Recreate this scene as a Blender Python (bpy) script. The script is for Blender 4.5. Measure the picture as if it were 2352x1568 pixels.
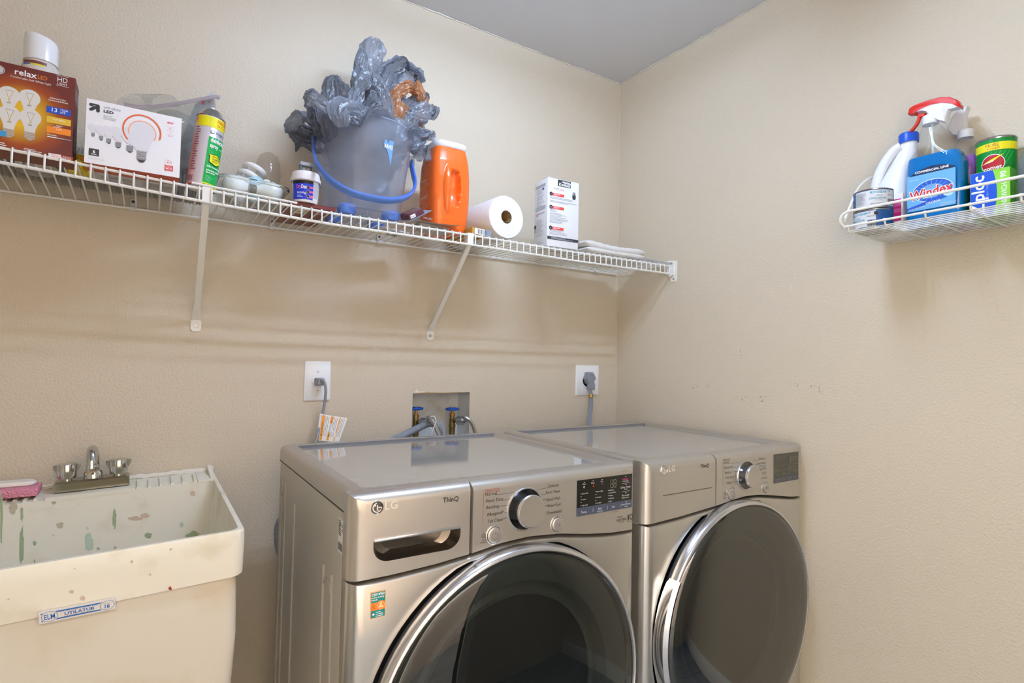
import bpy, bmesh, math, random
from mathutils import Vector, Matrix
for o in list(bpy.data.objects): bpy.data.objects.remove(o)
S = bpy.context.scene
COL = S.collection
PI = math.pi
# ------------------------------------------------------------------ camera
F, YAW, PITCH, ROLL = 1282.35, 0.576325, 0.032932, 0.019952   # focal length in pixels of a 2352 px wide frame
CAM = Vector((-1.7043, -1.7883, 1.2275))
_f = Vector((math.sin(YAW)*math.cos(PITCH), math.cos(YAW)*math.cos(PITCH), math.sin(PITCH)))
_r = Vector((math.cos(YAW), -math.sin(YAW), 0)); _u = _r.cross(_f)
RT = math.cos(ROLL)*_r + math.sin(ROLL)*_u; UP = -math.sin(ROLL)*_r + math.cos(ROLL)*_u
cd = bpy.data.cameras.new('camera'); cam = bpy.data.objects.new('camera', cd); COL.objects.link(cam)
cd.sensor_width = 36; cd.lens = F/2352*36; cd.clip_start = .02
cam.matrix_world = Matrix((( RT.x, UP.x, -_f.x, CAM.x), (RT.y, UP.y, -_f.y, CAM.y), (RT.z, UP.z, -_f.z, CAM.z), (0,0,0,1)))
S.camera = cam
# ------------------------------------------------------------------ light and exposure
w = bpy.data.worlds.new('world'); S.world = w; w.use_nodes = True
w.node_tree.nodes['Background'].inputs[0].default_value = (1, .92, .80, 1)
w.node_tree.nodes['Background'].inputs[1].default_value = 7.2
LAMP = 132.0       # emission of the two ceiling tubes
S.view_settings.view_transform = 'Standard'; S.view_settings.look = 'None'
S.view_settings.exposure = 0.08; S.view_settings.gamma = 1; S.view_settings.use_curve_mapping = False

# ------------------------------------------------------------------ picture -> place
def ray(u, v): return RT*((u-1176)/F) - UP*((v-784)/F) + _f
def aty(u, v, y): d = ray(u, v); return CAM + d*((y-CAM.y)/d.y)
def atx(u, v, x): d = ray(u, v); return CAM + d*((x-CAM.x)/d.x)
def atz(u, v, z): d = ray(u, v); return CAM + d*((z-CAM.z)/d.z)

# ------------------------------------------------------------------ materials
def lin(c):
    if isinstance(c, str): c = [int(c[i:i+2], 16)/255 for i in (0, 2, 4)]
    return tuple((x/12.92 if x <= .04045 else ((x+.055)/1.055)**2.4) for x in c)
MATS = {}
def mat(name, col='ffffff', rough=.5, metal=0., bump=None, spec=.5, emit=0, trans=0, ior=1.45, coat=0, mottle=None, sss=0):
    if name in MATS: return MATS[name]
    m = bpy.data.materials.new(name); m.use_nodes = True; nt = m.node_tree; b = nt.nodes['Principled BSDF']
    c = lin(col); I = b.inputs
    I['Base Color'].default_value = (*c, 1); I['Roughness'].default_value = rough; I['Metallic'].default_value = metal
    I['Specular IOR Level'].default_value = spec; I['Transmission Weight'].default_value = trans; I['IOR'].default_value = ior
    I['Coat Weight'].default_value = coat; I['Coat Roughness'].default_value = .05
    if sss: I['Subsurface Weight'].default_value = sss; I['Subsurface Radius'].default_value = (.01, .01, .01)
    if emit: I['Emission Color'].default_value = (*c, 1); I['Emission Strength'].default_value = emit
    N = nt.nodes.new; L = nt.links.new
    if bump or mottle:
        tc = N('ShaderNodeTexCoord')
    if bump:
        sc, st, dist = bump[:3]
        n = N('ShaderNodeTexNoise'); n.inputs['Scale'].default_value = sc; n.inputs['Detail'].default_value = bump[3] if len(bump) > 3 else 2
        L(tc.outputs['Object'], n.inputs['Vector'])
        bp = N('ShaderNodeBump'); bp.inputs['Strength'].default_value = st; bp.inputs['Distance'].default_value = dist
        L(n.outputs['Fac'], bp.inputs['Height']); L(bp.outputs[0], I['Normal'])
    if mottle:
        sc, c2, lo, hi = mottle
        n = N('ShaderNodeTexNoise'); n.inputs['Scale'].default_value = sc; n.inputs['Detail'].default_value = 5
        L(tc.outputs['Object'], n.inputs['Vector'])
        r = N('ShaderNodeValToRGB'); r.color_ramp.elements[0].position = lo; r.color_ramp.elements[1].position = hi
        r.color_ramp.elements[0].color = (*c, 1); r.color_ramp.elements[1].color = (*lin(c2), 1)
        L(n.outputs['Fac'], r.inputs[0]); L(r.outputs[0], I['Base Color'])
    MATS[name] = m; return m
def film(name, tint='ffffff', clear=.9, ior=1.5, rough=.05, milky=0, milk='ffffff', bump=None):
    """thin clear or frosted plastic / tinted glass: tinted see-through + Fresnel gloss + milky scatter"""
    if name in MATS: return MATS[name]
    m = bpy.data.materials.new(name); m.use_nodes = True; nt = m.node_tree; nt.nodes.clear(); N = nt.nodes.new; L = nt.links.new
    out = N('ShaderNodeOutputMaterial'); t = N('ShaderNodeBsdfTransparent'); g = N('ShaderNodeBsdfGlossy'); fr = N('ShaderNodeFresnel'); mx = N('ShaderNodeMixShader')
    tl = lin(tint); t.inputs[0].default_value = (tl[0]*clear, tl[1]*clear, tl[2]*clear, 1); g.inputs['Roughness'].default_value = rough; fr.inputs[0].default_value = ior
    ge = N('ShaderNodeNewGeometry'); mm = N('ShaderNodeMapRange'); mm.inputs['To Min'].default_value = ior; mm.inputs['To Max'].default_value = 1/ior   # same gloss on both sides of the thin sheet
    L(ge.outputs['Backfacing'], mm.inputs['Value']); L(mm.outputs[0], fr.inputs[0])
    base = t
    if milky:
        d = N('ShaderNodeBsdfDiffuse'); tr = N('ShaderNodeBsdfTranslucent'); a = N('ShaderNodeMixShader'); b = N('ShaderNodeMixShader')
        d.inputs[0].default_value = (*lin(milk), 1); tr.inputs[0].default_value = (*lin(milk), 1); a.inputs[0].default_value = .5
        L(d.outputs[0], a.inputs[1]); L(tr.outputs[0], a.inputs[2]); b.inputs[0].default_value = milky
        L(t.outputs[0], b.inputs[1]); L(a.outputs[0], b.inputs[2]); base = b
    if bump:
        tc = N('ShaderNodeTexCoord'); n = N('ShaderNodeTexNoise'); n.inputs['Scale'].default_value = bump[0]; L(tc.outputs['Object'], n.inputs['Vector'])
        bp = N('ShaderNodeBump'); bp.inputs['Strength'].default_value = bump[1]; bp.inputs['Distance'].default_value = bump[2]
        L(n.outputs['Fac'], bp.inputs['Height']); L(bp.outputs[0], g.inputs['Normal'])
    L(fr.outputs[0], mx.inputs[0]); L(base.outputs[0], mx.inputs[1]); L(g.outputs[0], mx.inputs[2]); L(mx.outputs[0], out.inputs[0])
    MATS[name] = m; return m

# ------------------------------------------------------------------ mesh building
class MB:
    def __init__(s): s.v = []; s.f = []; s.m = []; s.mats = []; s.cur = 0
    def use(s, m):
        if m not in s.mats: s.mats.append(m)
        s.cur = s.mats.index(m); return s
    def add(s, vs, fs, M=None):
        o = len(s.v)
        s.v += [(M @ Vector(p) if M else Vector(p)) for p in vs]
        for f in fs: s.f.append([i+o for i in f]); s.m.append(s.cur)
        return s
    def box(s, c, d, M=None):
        x, y, z = c; a, b, e = d[0]/2, d[1]/2, d[2]/2
        v = [(x+i*a, y+j*b, z+k*e) for k in (-1, 1) for j in (-1, 1) for i in (-1, 1)]
        return s.add(v, [(0,2,3,1),(4,5,7,6),(0,1,5,4),(2,6,7,3),(0,4,6,2),(1,3,7,5)], M)
    def rbox(s, c, d, r=.004, seg=2, M=None):
        bm = bmesh.new(); bmesh.ops.create_cube(bm, size=1)
        for v in bm.verts: v.co = Vector((v.co.x*d[0], v.co.y*d[1], v.co.z*d[2]))
        bmesh.ops.bevel(bm, geom=bm.edges[:], offset=r, segments=seg, affect='EDGES', profile=.5)
        for v in bm.verts: v.co += Vector(c)
        return s.bm(bm, M)
    def bm(s, bm, M=None):
        bm.verts.index_update()
        s.add([v.co.copy() for v in bm.verts], [[v.index for v in f.verts] for f in bm.faces], M); bm.free(); return s
    def loft(s, rings, cap0=True, cap1=True, closed=True, M=None, loop=False):
        n = len(rings[0]); vs = [p for r in rings for p in r]; fs = []
        K = len(rings)
        for k in range(K if loop else K-1):
            a = k*n; b = ((k+1) % K)*n
            for i in range(n if closed else n-1):
                j = (i+1) % n; fs.append((a+i, a+j, b+j, b+i))
        if cap0 and not loop: fs.append(tuple(range(n-1, -1, -1)))
        if cap1 and not loop: fs.append(tuple((K-1)*n+i for i in range(n)))
        return s.add(vs, fs, M)
    def lathe(s, prof, n=32, M=None, a0=0, a1=2*PI, cap0=False, cap1=False):
        full = abs(a1-a0-2*PI) < 1e-6; k = n if full else n+1
        rings = [[(r*math.cos(a0+(a1-a0)*i/n), r*math.sin(a0+(a1-a0)*i/n), z) for i in range(k)] for r, z in prof]
        return s.loft(rings, cap0, cap1, full, M)
    def cyl(s, p0, p1, r0, r1=None, n=16, caps=True):
        r1 = r0 if r1 is None else r1
        return s.tube([p0, p1], [r0, r1], n, caps=caps)
    def tube(s, path, r, n=8, closed=False, caps=True, flat=None, up=None):
        P = [Vector(p) for p in path]; K = len(P)
        R = r if isinstance(r, (list, tuple)) else [r]*K
        T = []
        for i in range(K):
            if closed: t = P[(i+1) % K]-P[i-1]
            else: t = P[min(i+1, K-1)]-P[max(i-1, 0)]
            T.append(t.normalized() if t.length > 1e-9 else Vector((0, 0, 1)))
        nrm = up.copy() if up else (Vector((0, 0, 1)) if abs(T[0].z) < .9 else Vector((1, 0, 0)))
        rings = []
        for i in range(K):
            nrm = nrm - T[i]*nrm.dot(T[i])
            if nrm.length < 1e-6: nrm = T[i].orthogonal()
            nrm.normalize(); b = T[i].cross(nrm)
            fx = flat if flat else (1, 1)
            rings.append([P[i] + nrm*(R[i]*fx[0]*math.cos(2*PI*j/n)) + b*(R[i]*fx[1]*math.sin(2*PI*j/n)) for j in range(n)])
        return s.loft(rings, caps, caps, True, None, closed)
    def prism(s, pts, h0, h1, M=None):
        n = len(pts); r0 = [(x, y, h0) for x, y in pts]; r1 = [(x, y, h1) for x, y in pts]
        return s.loft([r0, r1], True, True, True, M)
    def obj(s, name, parent=None, m=None, smooth=35, loc=None):
        me = bpy.data.meshes.new(name)
        me.from_pydata([tuple(p) for p in s.v], [], s.f)
        if m is not None: s.mats = [m]; s.m = [0]*len(s.f)
        for q in s.mats: me.materials.append(q)
        if s.m: me.polygons.foreach_set('material_index', s.m)
        if smooth:
            me.polygons.foreach_set('use_smooth', [True]*len(me.polygons))
            me.set_sharp_from_angle(angle=math.radians(smooth))
        me.update()
        o = bpy.data.objects.new(name, me); COL.objects.link(o); o.parent = parent
        if loc is not None: o.location = loc
        return o
def fixn(o):
    bm = bmesh.new(); bm.from_mesh(o.data); bmesh.ops.recalc_face_normals(bm, faces=bm.faces); bm.to_mesh(o.data); bm.free(); return o
def tag(o, label, cat, group=None):
    o['label'] = label; o['category'] = cat
    if group: o['group'] = group
    return o
def thing(name, label, cat, loc=(0,0,0), rot=(0,0,0), group=None):
    o = bpy.data.objects.new(name, None); COL.objects.link(o); o.location = loc; o.rotation_euler = rot
    o.empty_display_size = .05
    return tag(o, label, cat, group)
def struct(o): o['kind'] = 'structure'; return o
def lerp(a, b, t): return a+(b-a)*t
def interp(x, pts):
    if x <= pts[0][0]: return pts[0][1]
    for (x0, y0), (x1, y1) in zip(pts, pts[1:]):
        if x <= x1: return lerp(y0, y1, (x-x0)/(x1-x0))
    return pts[-1][1]
def smoothpath(P, k=6, closed=False):
    P = [Vector(p) for p in P]; n = len(P); out = []
    for i in range(n if closed else n-1):
        g = (lambda j: P[j % n]) if closed else (lambda j: P[max(0, min(n-1, j))])
        a, b, c, d = g(i-1), g(i), g(i+1), g(i+2)
        for q in range(k):
            t = q/k
            out.append(.5*((2*b)+(c-a)*t+(2*a-5*b+4*c-d)*t*t+(3*b-a-3*c+d)*t**3))
    if not closed: out.append(P[-1])
    return out
def rrect(w, h, r, k=4):
    pts = []
    for cx, cy, a0 in ((w/2-r, h/2-r, 0), (-w/2+r, h/2-r, PI/2), (-w/2+r, -h/2+r, PI), (w/2-r, -h/2+r, 1.5*PI)):
        for i in range(k+1):
            a = a0+PI/2*i/k; pts.append((cx+r*math.cos(a), cy+r*math.sin(a)))
    return pts
def circ(x, y, r, n=24, ry=None):
    ry = ry or r
    return [(x+r*math.cos(2*PI*i/n), y+ry*math.sin(2*PI*i/n)) for i in range(n)]
def supel(a, b, e, n=32):
    out = []
    for i in range(n):
        t = 2*PI*i/n; c, s = math.cos(t), math.sin(t)
        out.append((a*math.copysign(abs(c)**(2/e), c), b*math.copysign(abs(s)**(2/e), s)))
    return out

# ------------------------------------------------------------------ flat print: lettering, stickers, marks
class Lab(MB):
    """print laid on a face; o origin, ux/uy the face's axes, or wrap(x, y, off) for curved faces"""
    def __init__(s, o=(0,0,0), ux=(1,0,0), uy=(0,0,1), wrap=None, off=.0003):
        super().__init__(); s.o = Vector(o); s.ux = Vector(ux).normalized(); s.uy = Vector(uy).normalized(); s.nn = s.ux.cross(s.uy); s.wrap = wrap; s.off = off; s.curved = wrap is not None; s.k = 6 if s.curved else 1
    def P(s, x, y):
        if s.wrap: return s.wrap(x, y, s.off)
        return s.o + s.ux*x + s.uy*y + s.nn*s.off
    def poly(s, pts, m, lift=.00002):
        s.off += lift*s.k; s.use(m)
        if not s.curved: s.add([s.P(x, y) for x, y in pts], [tuple(range(len(pts)))]); return s
        bm = bmesh.new(); bm.faces.new([bm.verts.new((x, y, 0)) for x, y in pts]); bmesh.ops.triangulate(bm, faces=bm.faces[:])
        x0 = min(p[0] for p in pts); x1 = max(p[0] for p in pts); n = int((x1-x0)/.0022)
        for i in range(1, n+1):      # cut into strips so that the print follows the curve
            bmesh.ops.bisect_plane(bm, geom=bm.verts[:]+bm.edges[:]+bm.faces[:], plane_co=(x0+(x1-x0)*i/(n+1), 0, 0), plane_no=(1, 0, 0))
        bm.verts.index_update(); s.add([s.P(v.co.x, v.co.y) for v in bm.verts], [[v.index for v in f.verts] for f in bm.faces]); bm.free(); return s
    def rect(s, x, y, w, h, m, n=1):
        """x, y lower left corner"""
        if s.curved: return s.poly([(x, y), (x+w, y), (x+w, y+h), (x, y+h)], m)
        s.off += .00002; s.use(m)
        n = max(1, int(n))
        for i in range(n):
            a = x+w*i/n; b = x+w*(i+1)/n
            s.add([s.P(a, y), s.P(b, y), s.P(b, y+h), s.P(a, y+h)], [(0,1,2,3)])
        return s
    def disc(s, x, y, r, m, ry=None, n=28): return s.poly(circ(x, y, r, n, ry), m)
    def ring(s, x, y, r0, r1, m, n=32, a0=0, a1=2*PI, ry=1):
        s.off += .00002*s.k; s.use(m)
        for i in range(n):
            a = a0+(a1-a0)*i/n; b = a0+(a1-a0)*(i+1)/n
            q = [(x+r*math.cos(t), y+ry*r*math.sin(t)) for r, t in ((r0, a), (r1, a), (r1, b), (r0, b))]
            s.add([s.P(*p) for p in q], [(0,1,2,3)])
        return s
    def lines(s, x, y, w, h, n, m, thick=.45, seed=1):
        """lines of print too small to read"""
        rnd = random.Random(seed)
        for i in range(n):
            o_ = s.off; s.rect(x, y-h*i-h*thick, w*rnd.uniform(.55, 1), h*thick, m); s.off = o_
        s.off += .00002*s.k; return s
    def text(s, t, x, y, h, m, w=None, al='L', bold=0, shear=0, ang=0, arc=None):
        """baseline left/centre/right at x, y; capital height h; width w if given"""
        cu = bpy.data.curves.new('t', 'FONT'); cu.body = t; cu.size = 1; cu.resolution_u = 2; cu.offset = bold; cu.shear = shear
        ob = bpy.data.objects.new('t', cu); me = bpy.data.meshes.new_from_object(ob)
        vs = [v.co.copy() for v in me.vertices]; fs = [tuple(p.vertices) for p in me.polygons]
        bpy.data.objects.remove(ob); bpy.data.curves.remove(cu); bpy.data.meshes.remove(me)
        if not vs: return s
        x0 = min(v.x for v in vs); x1 = max(v.x for v in vs); k = h/.73; kx = (w/(x1-x0)) if w else k
        ax = {'L': x0, 'C': (x0+x1)/2, 'R': x1}[al]
        ca, sa = math.cos(ang), math.sin(ang)
        s.off += .00003*s.k; s.use(m); out = []
        for v in vs:
            px, py = (v.x-ax)*kx, v.y*k
            if arc: a = px/arc; px, py = (arc+py)*math.sin(a), (arc+py)*math.cos(a)-arc
            out.append(s.P(x+px*ca-py*sa, y+px*sa+py*ca))
        s.add(out, fs); return s
    def obj(s, name, parent=None, **k): return MB.obj(s, name, parent, smooth=0)
def cylwrap(R, a0=0):
    """local z axis cylinder; x runs round it from angle a0 (seen from outside left to right), y is height"""
    return lambda x, y, off: Vector(((R+off)*math.cos(a0+x/R), (R+off)*math.sin(a0+x/R), y))

INK = mat('print_black', '1c1c20', .5); WHT = mat('print_white', 'f4f4f4', .5); GRY = mat('print_grey', '8f9298', .5)
RED = mat('print_red', 'd8322c', .45); BLU = mat('print_blue', '1f4fb8', .45); YEL = mat('print_yellow', 'efe11f', .45)
ORG = mat('print_orange', 'f08a2c', .45); GRN = mat('print_green', '20a84a', .45); PNK = mat('print_pink', 'e663b0', .45)
LGR = mat('print_light_grey', 'c4c6ca', .5)
# ================================================================== THE ROOM
CEIL = 2.455; XL = -2.75; YF = -2.05
def wall_mat(name, col, sc=165):
    m = bpy.data.materials.new(name); m.use_nodes = True; nt = m.node_tree; b = nt.nodes['Principled BSDF']; N = nt.nodes.new; L = nt.links.new
    b.inputs['Base Color'].default_value = (*lin(col), 1); b.inputs['Roughness'].default_value = .5; b.inputs['Specular IOR Level'].default_value = .22
    tc = N('ShaderNodeTexCoord'); n1 = N('ShaderNodeTexNoise'); n1.inputs['Scale'].default_value = sc; n1.inputs['Detail'].default_value = 2
    n2 = N('ShaderNodeTexNoise'); n2.inputs['Scale'].default_value = 9; n2.inputs['Detail'].default_value = 4
    L(tc.outputs['Object'], n1.inputs['Vector']); L(tc.outputs['Object'], n2.inputs['Vector'])
    b1 = N('ShaderNodeBump'); b1.inputs['Strength'].default_value = .7; b1.inputs['Distance'].default_value = .0028
    b2 = N('ShaderNodeBump'); b2.inputs['Strength'].default_value = .12; b2.inputs['Distance'].default_value = .006
    L(n1.outputs['Fac'], b1.inputs['Height']); L(n2.outputs['Fac'], b2.inputs['Height']); L(b1.outputs[0], b2.inputs['Normal']); L(b2.outputs[0], b.inputs['Normal'])
    return m
WALL = wall_mat('beige_wall_paint', 'd3c7b2')
CEILM = mat('grey_white_ceiling_paint', 'd4d6db', .8, bump=(120, .15, .002))
HALL = wall_mat('hall_wall_paint', 'dccdc4')
TRIM = mat('white_trim_paint', 'eceae4', .35)
def floor_mat():
    m = bpy.data.materials.new('grey_blue_plank_floor'); m.use_nodes = True; nt = m.node_tree; b = nt.nodes['Principled BSDF']; N = nt.nodes.new; L = nt.links.new
    tc = N('ShaderNodeTexCoord'); mp = N('ShaderNodeMapping'); L(tc.outputs['Object'], mp.inputs[0])
    br = N('ShaderNodeTexBrick'); br.inputs['Scale'].default_value = 1; br.inputs['Brick Width'].default_value = 1.2; br.inputs['Row Height'].default_value = .14; br.inputs['Mortar Size'].default_value = .003
    br.inputs['Color1'].default_value = (*lin('8f979e'), 1); br.inputs['Color2'].default_value = (*lin('7c848c'), 1); br.inputs['Mortar'].default_value = (*lin('4a4f55'), 1)
    L(mp.outputs[0], br.inputs['Vector']); L(br.outputs['Color'], b.inputs['Base Color']); b.inputs['Roughness'].default_value = .4
    return m
# back wall with the cut-out for the valve box
HX0, HX1, HZ0, HZ1 = -.9427, -.7207, .915, 1.106
m = MB()
def slab(m, x0, x1, z0, z1): m.box(((x0+x1)/2, .06, (z0+z1)/2), (x1-x0, .12, z1-z0))
slab(m, XL, HX0, 0, CEIL); slab(m, HX1, .12, 0, CEIL); slab(m, HX0, HX1, 0, HZ0); slab(m, HX0, HX1, HZ1, CEIL)
wall_back = struct(m.obj('wall_back', None, WALL, 0))
m = MB(); m.box((.06, (YF-.12)/2, CEIL/2), (.12, -YF+.12, CEIL)); wall_right = struct(m.obj('wall_right', None, WALL, 0))
m = MB(); m.box((XL-.06, (YF-.12)/2, CEIL/2), (.12, -YF+.36, CEIL)); struct(m.obj('wall_left', None, WALL, 0))
DX0, DX1, DZ = -2.2, -.86, 2.05
m = MB(); y = YF-.06
m.box(((XL+DX0)/2, y, CEIL/2), (DX0-XL, .12, CEIL)); m.box((DX1/2+.06, y, CEIL/2), (-DX1+.12, .12, CEIL)); m.box(((DX0+DX1)/2, y, (DZ+CEIL)/2), (DX1-DX0, .12, CEIL-DZ))
struct(m.obj('wall_front', None, WALL, 0))
m = MB()
m.rbox((DX0-.035, YF-.055, DZ/2), (.07, .15, DZ), .006); m.rbox((DX1+.035, YF-.055, DZ/2), (.07, .15, DZ), .006); m.rbox(((DX0+DX1)/2, YF-.055, DZ+.035), (DX1-DX0+.14, .15, .07), .006)
struct(m.obj('trim_1', None, TRIM))
m = MB(); m.box((-1.3, -1.75, -.05), (3.4, 4.0, .1)); struct(m.obj('floor', None, floor_mat(), 0))
m = MB(); m.box((-1.315, -.965, CEIL+.05), (2.99, 2.41, .1)); struct(m.obj('ceiling', None, CEILM, 0))
m = MB(); m.box((-1.3, -3.6, 1.35), (3.4, .1, 2.7)); struct(m.obj('wall_hall', None, HALL, 0))
for nm, c, d in (('baseboard_back', (XL/2, -.007, .045), (-XL, .014, .09)), ('baseboard_right', (-.007, YF/2, .045), (.014, -YF-.02, .09))):
    m = MB(); m.rbox(c, d, .004); struct(m.obj(nm, None, TRIM))
# uneven paint and caulk beads along the ceiling
rnd = random.Random(4)
for nm, a, b in (('trim_2', (XL+.01, -.002, CEIL-.002), (-.004, -.002, CEIL-.002)), ('trim_3', (-.002, -.004, CEIL-.002), (-.002, YF+.01, CEIL-.002))):
    a, b = Vector(a), Vector(b); n = 150
    P = [a.lerp(b, i/n)+Vector((0, 0, rnd.uniform(-.0015, .001))) for i in range(n+1)]
    m = MB(); m.tube(P, [rnd.choice((.0012, .002, .0028, .0038)) for _ in P], 5); struct(m.obj(nm, None, mat('ceiling_caulk', 'd9d2c4', .6)))
m = MB(); m.tube([(-.0015, -.0015, .02), (-.0015, -.0015, CEIL-.01)], .0022, 6); struct(m.obj('trim_4', None, mat('corner_caulk', 'd6cab6', .5)))
# scuffs on the right wall
l = Lab((0, 0, 0), (0, -1, 0), (0, 0, 1)); rnd = random.Random(8)
sc = mat('scuff_grey', '4a4038', .7)
for (u0, v0, u1, v1, n) in ((1690, 916, 1762, 915, 26), (1612, 886, 1630, 884, 5), (1700, 800, 1706, 815, 4), (1860, 885, 1895, 906, 12), (1585, 880, 1600, 890, 3), (1820, 884, 1845, 880, 4)):
    for i in range(n):
        t = rnd.random(); p = atx(lerp(u0, u1, t)+rnd.uniform(-4, 4), lerp(v0, v1, t)+rnd.uniform(-7, 7), 0); r = rnd.uniform(.0004, .0016)
        l.off = .0004; l.poly([(-p.y+r*rnd.uniform(.5, 2)*math.cos(a), p.z+r*math.sin(a)) for a in (0, 1, 2, 3, 4, 5)], sc, 0)
l.obj('scuff_marks', wall_right)
# ceiling light: two bare tubes in a white channel
t = thing('ceiling_light', 'white ceiling channel fitting with two short bare tubes', 'light', (-.95, -1.02, CEIL))
m = MB(); m.rbox((0, 0, -.025), (.68, .16, .05), .008); m.obj('housing', t, TRIM)
tm = mat('lit_tube', 'c4dcff', .5, emit=LAMP)
for dy in (-.05, .05):
    m = MB(); m.cyl((-.29, dy, -.075), (.29, dy, -.075), .0125, n=12); m.obj('tube', t, tm)
    for sx in (-1, 1):
        m = MB(); m.rbox((sx*.305, dy, -.07), (.02, .035, .045), .004); m.obj('lamp_holder', t, TRIM)

# ================================================================== WASHER AND DRYER
STEEL = mat('graphite_steel', 'c6c3bd', .28, .9)
STEELP = mat('graphite_panel', 'c0bbb3', .36, .75)
SIDE = mat('painted_steel_side', 'b8b4aa', .34, .3)
TOPG = mat('glossy_top_panel', 'c2c0bb', .07, .5, spec=.8)
RECESS = mat('top_recess_edge', '85868a', .25, .5)
CHROME = mat('chrome', 'd6d6da', .1, 1.0)
SATIN = mat('satin_silver', 'd2d1d3', .24, .9)
DARK = mat('black_gasket', '101012', .5)
GLOSSBLK = mat('gloss_black', '0b0c0f', .06, coat=1)
def facing(xl, xr, zb, zt, il, ir, ib, it, R, y0=0, holes=(), K=5, nb=24, ns=8, skirt=.02):
    """front panel of sheet metal with rounded edges and real holes; holes are loops of (x, z)"""
    bm = bmesh.new()
    par = [(i/nb, 0) for i in range(nb)] + [(1, i/ns) for i in range(ns)] + [(1-i/nb, 1) for i in range(nb)] + [(0, 1-i/ns) for i in range(ns)]
    def ring(k, y):
        a = k/K*PI/2; q = 1-math.cos(a); out = []
        for s_, t_ in par:
            x = lerp(xl+il*q, xr-ir*q, s_); z = lerp(zb(x)+ib*q, zt(x)-it*q, t_); out.append(bm.verts.new((x, y, z)))
        return out
    rings = [ring(0, y0+R+skirt)] + [ring(k, y0+R*(1-math.sin(k/K*PI/2))) for k in range(K+1)]
    n = len(par)
    for a, b in zip(rings, rings[1:]):
        for i in range(n): j = (i+1) % n; bm.faces.new((a[i], a[j], b[j], b[i]))
    last = rings[-1]; edges = [bm.edges.get((last[i], last[(i+1) % n])) for i in range(n)]
    for h in holes:
        hv = [bm.verts.new((x, y0, z)) for x, z in h]; k = len(hv)
        edges += [bm.edges.new((hv[i], hv[(i+1) % k])) for i in range(k)]
    bmesh.ops.triangle_fill(bm, edges=edges, use_beauty=True, use_dissolve=False)
    bmesh.ops.recalc_face_normals(bm, faces=bm.faces)
    m = MB(); m.bm(bm); return m
def ringloft(m, spec, w, d, cy):
    rings = []
    for ins, r, z in spec: rings.append([(x, y+cy, z) for x, y in rrect(w-2*ins, d-2*ins, max(.001, r), 5)])
    m.loft(rings, False, False)
YM = Matrix(((1,0,0,0),(0,0,1,0),(0,-1,0,0),(0,0,0,1)))   # lathe axis z -> local -y ... (x, y, z) -> (x, z, -y)
YM = Matrix(((1,0,0,0),(0,0,-1,0),(0,1,0,0),(0,0,0,1)))   # (x, y, z) -> (x, -z, y): height of the lathe grows towards the viewer
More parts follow.
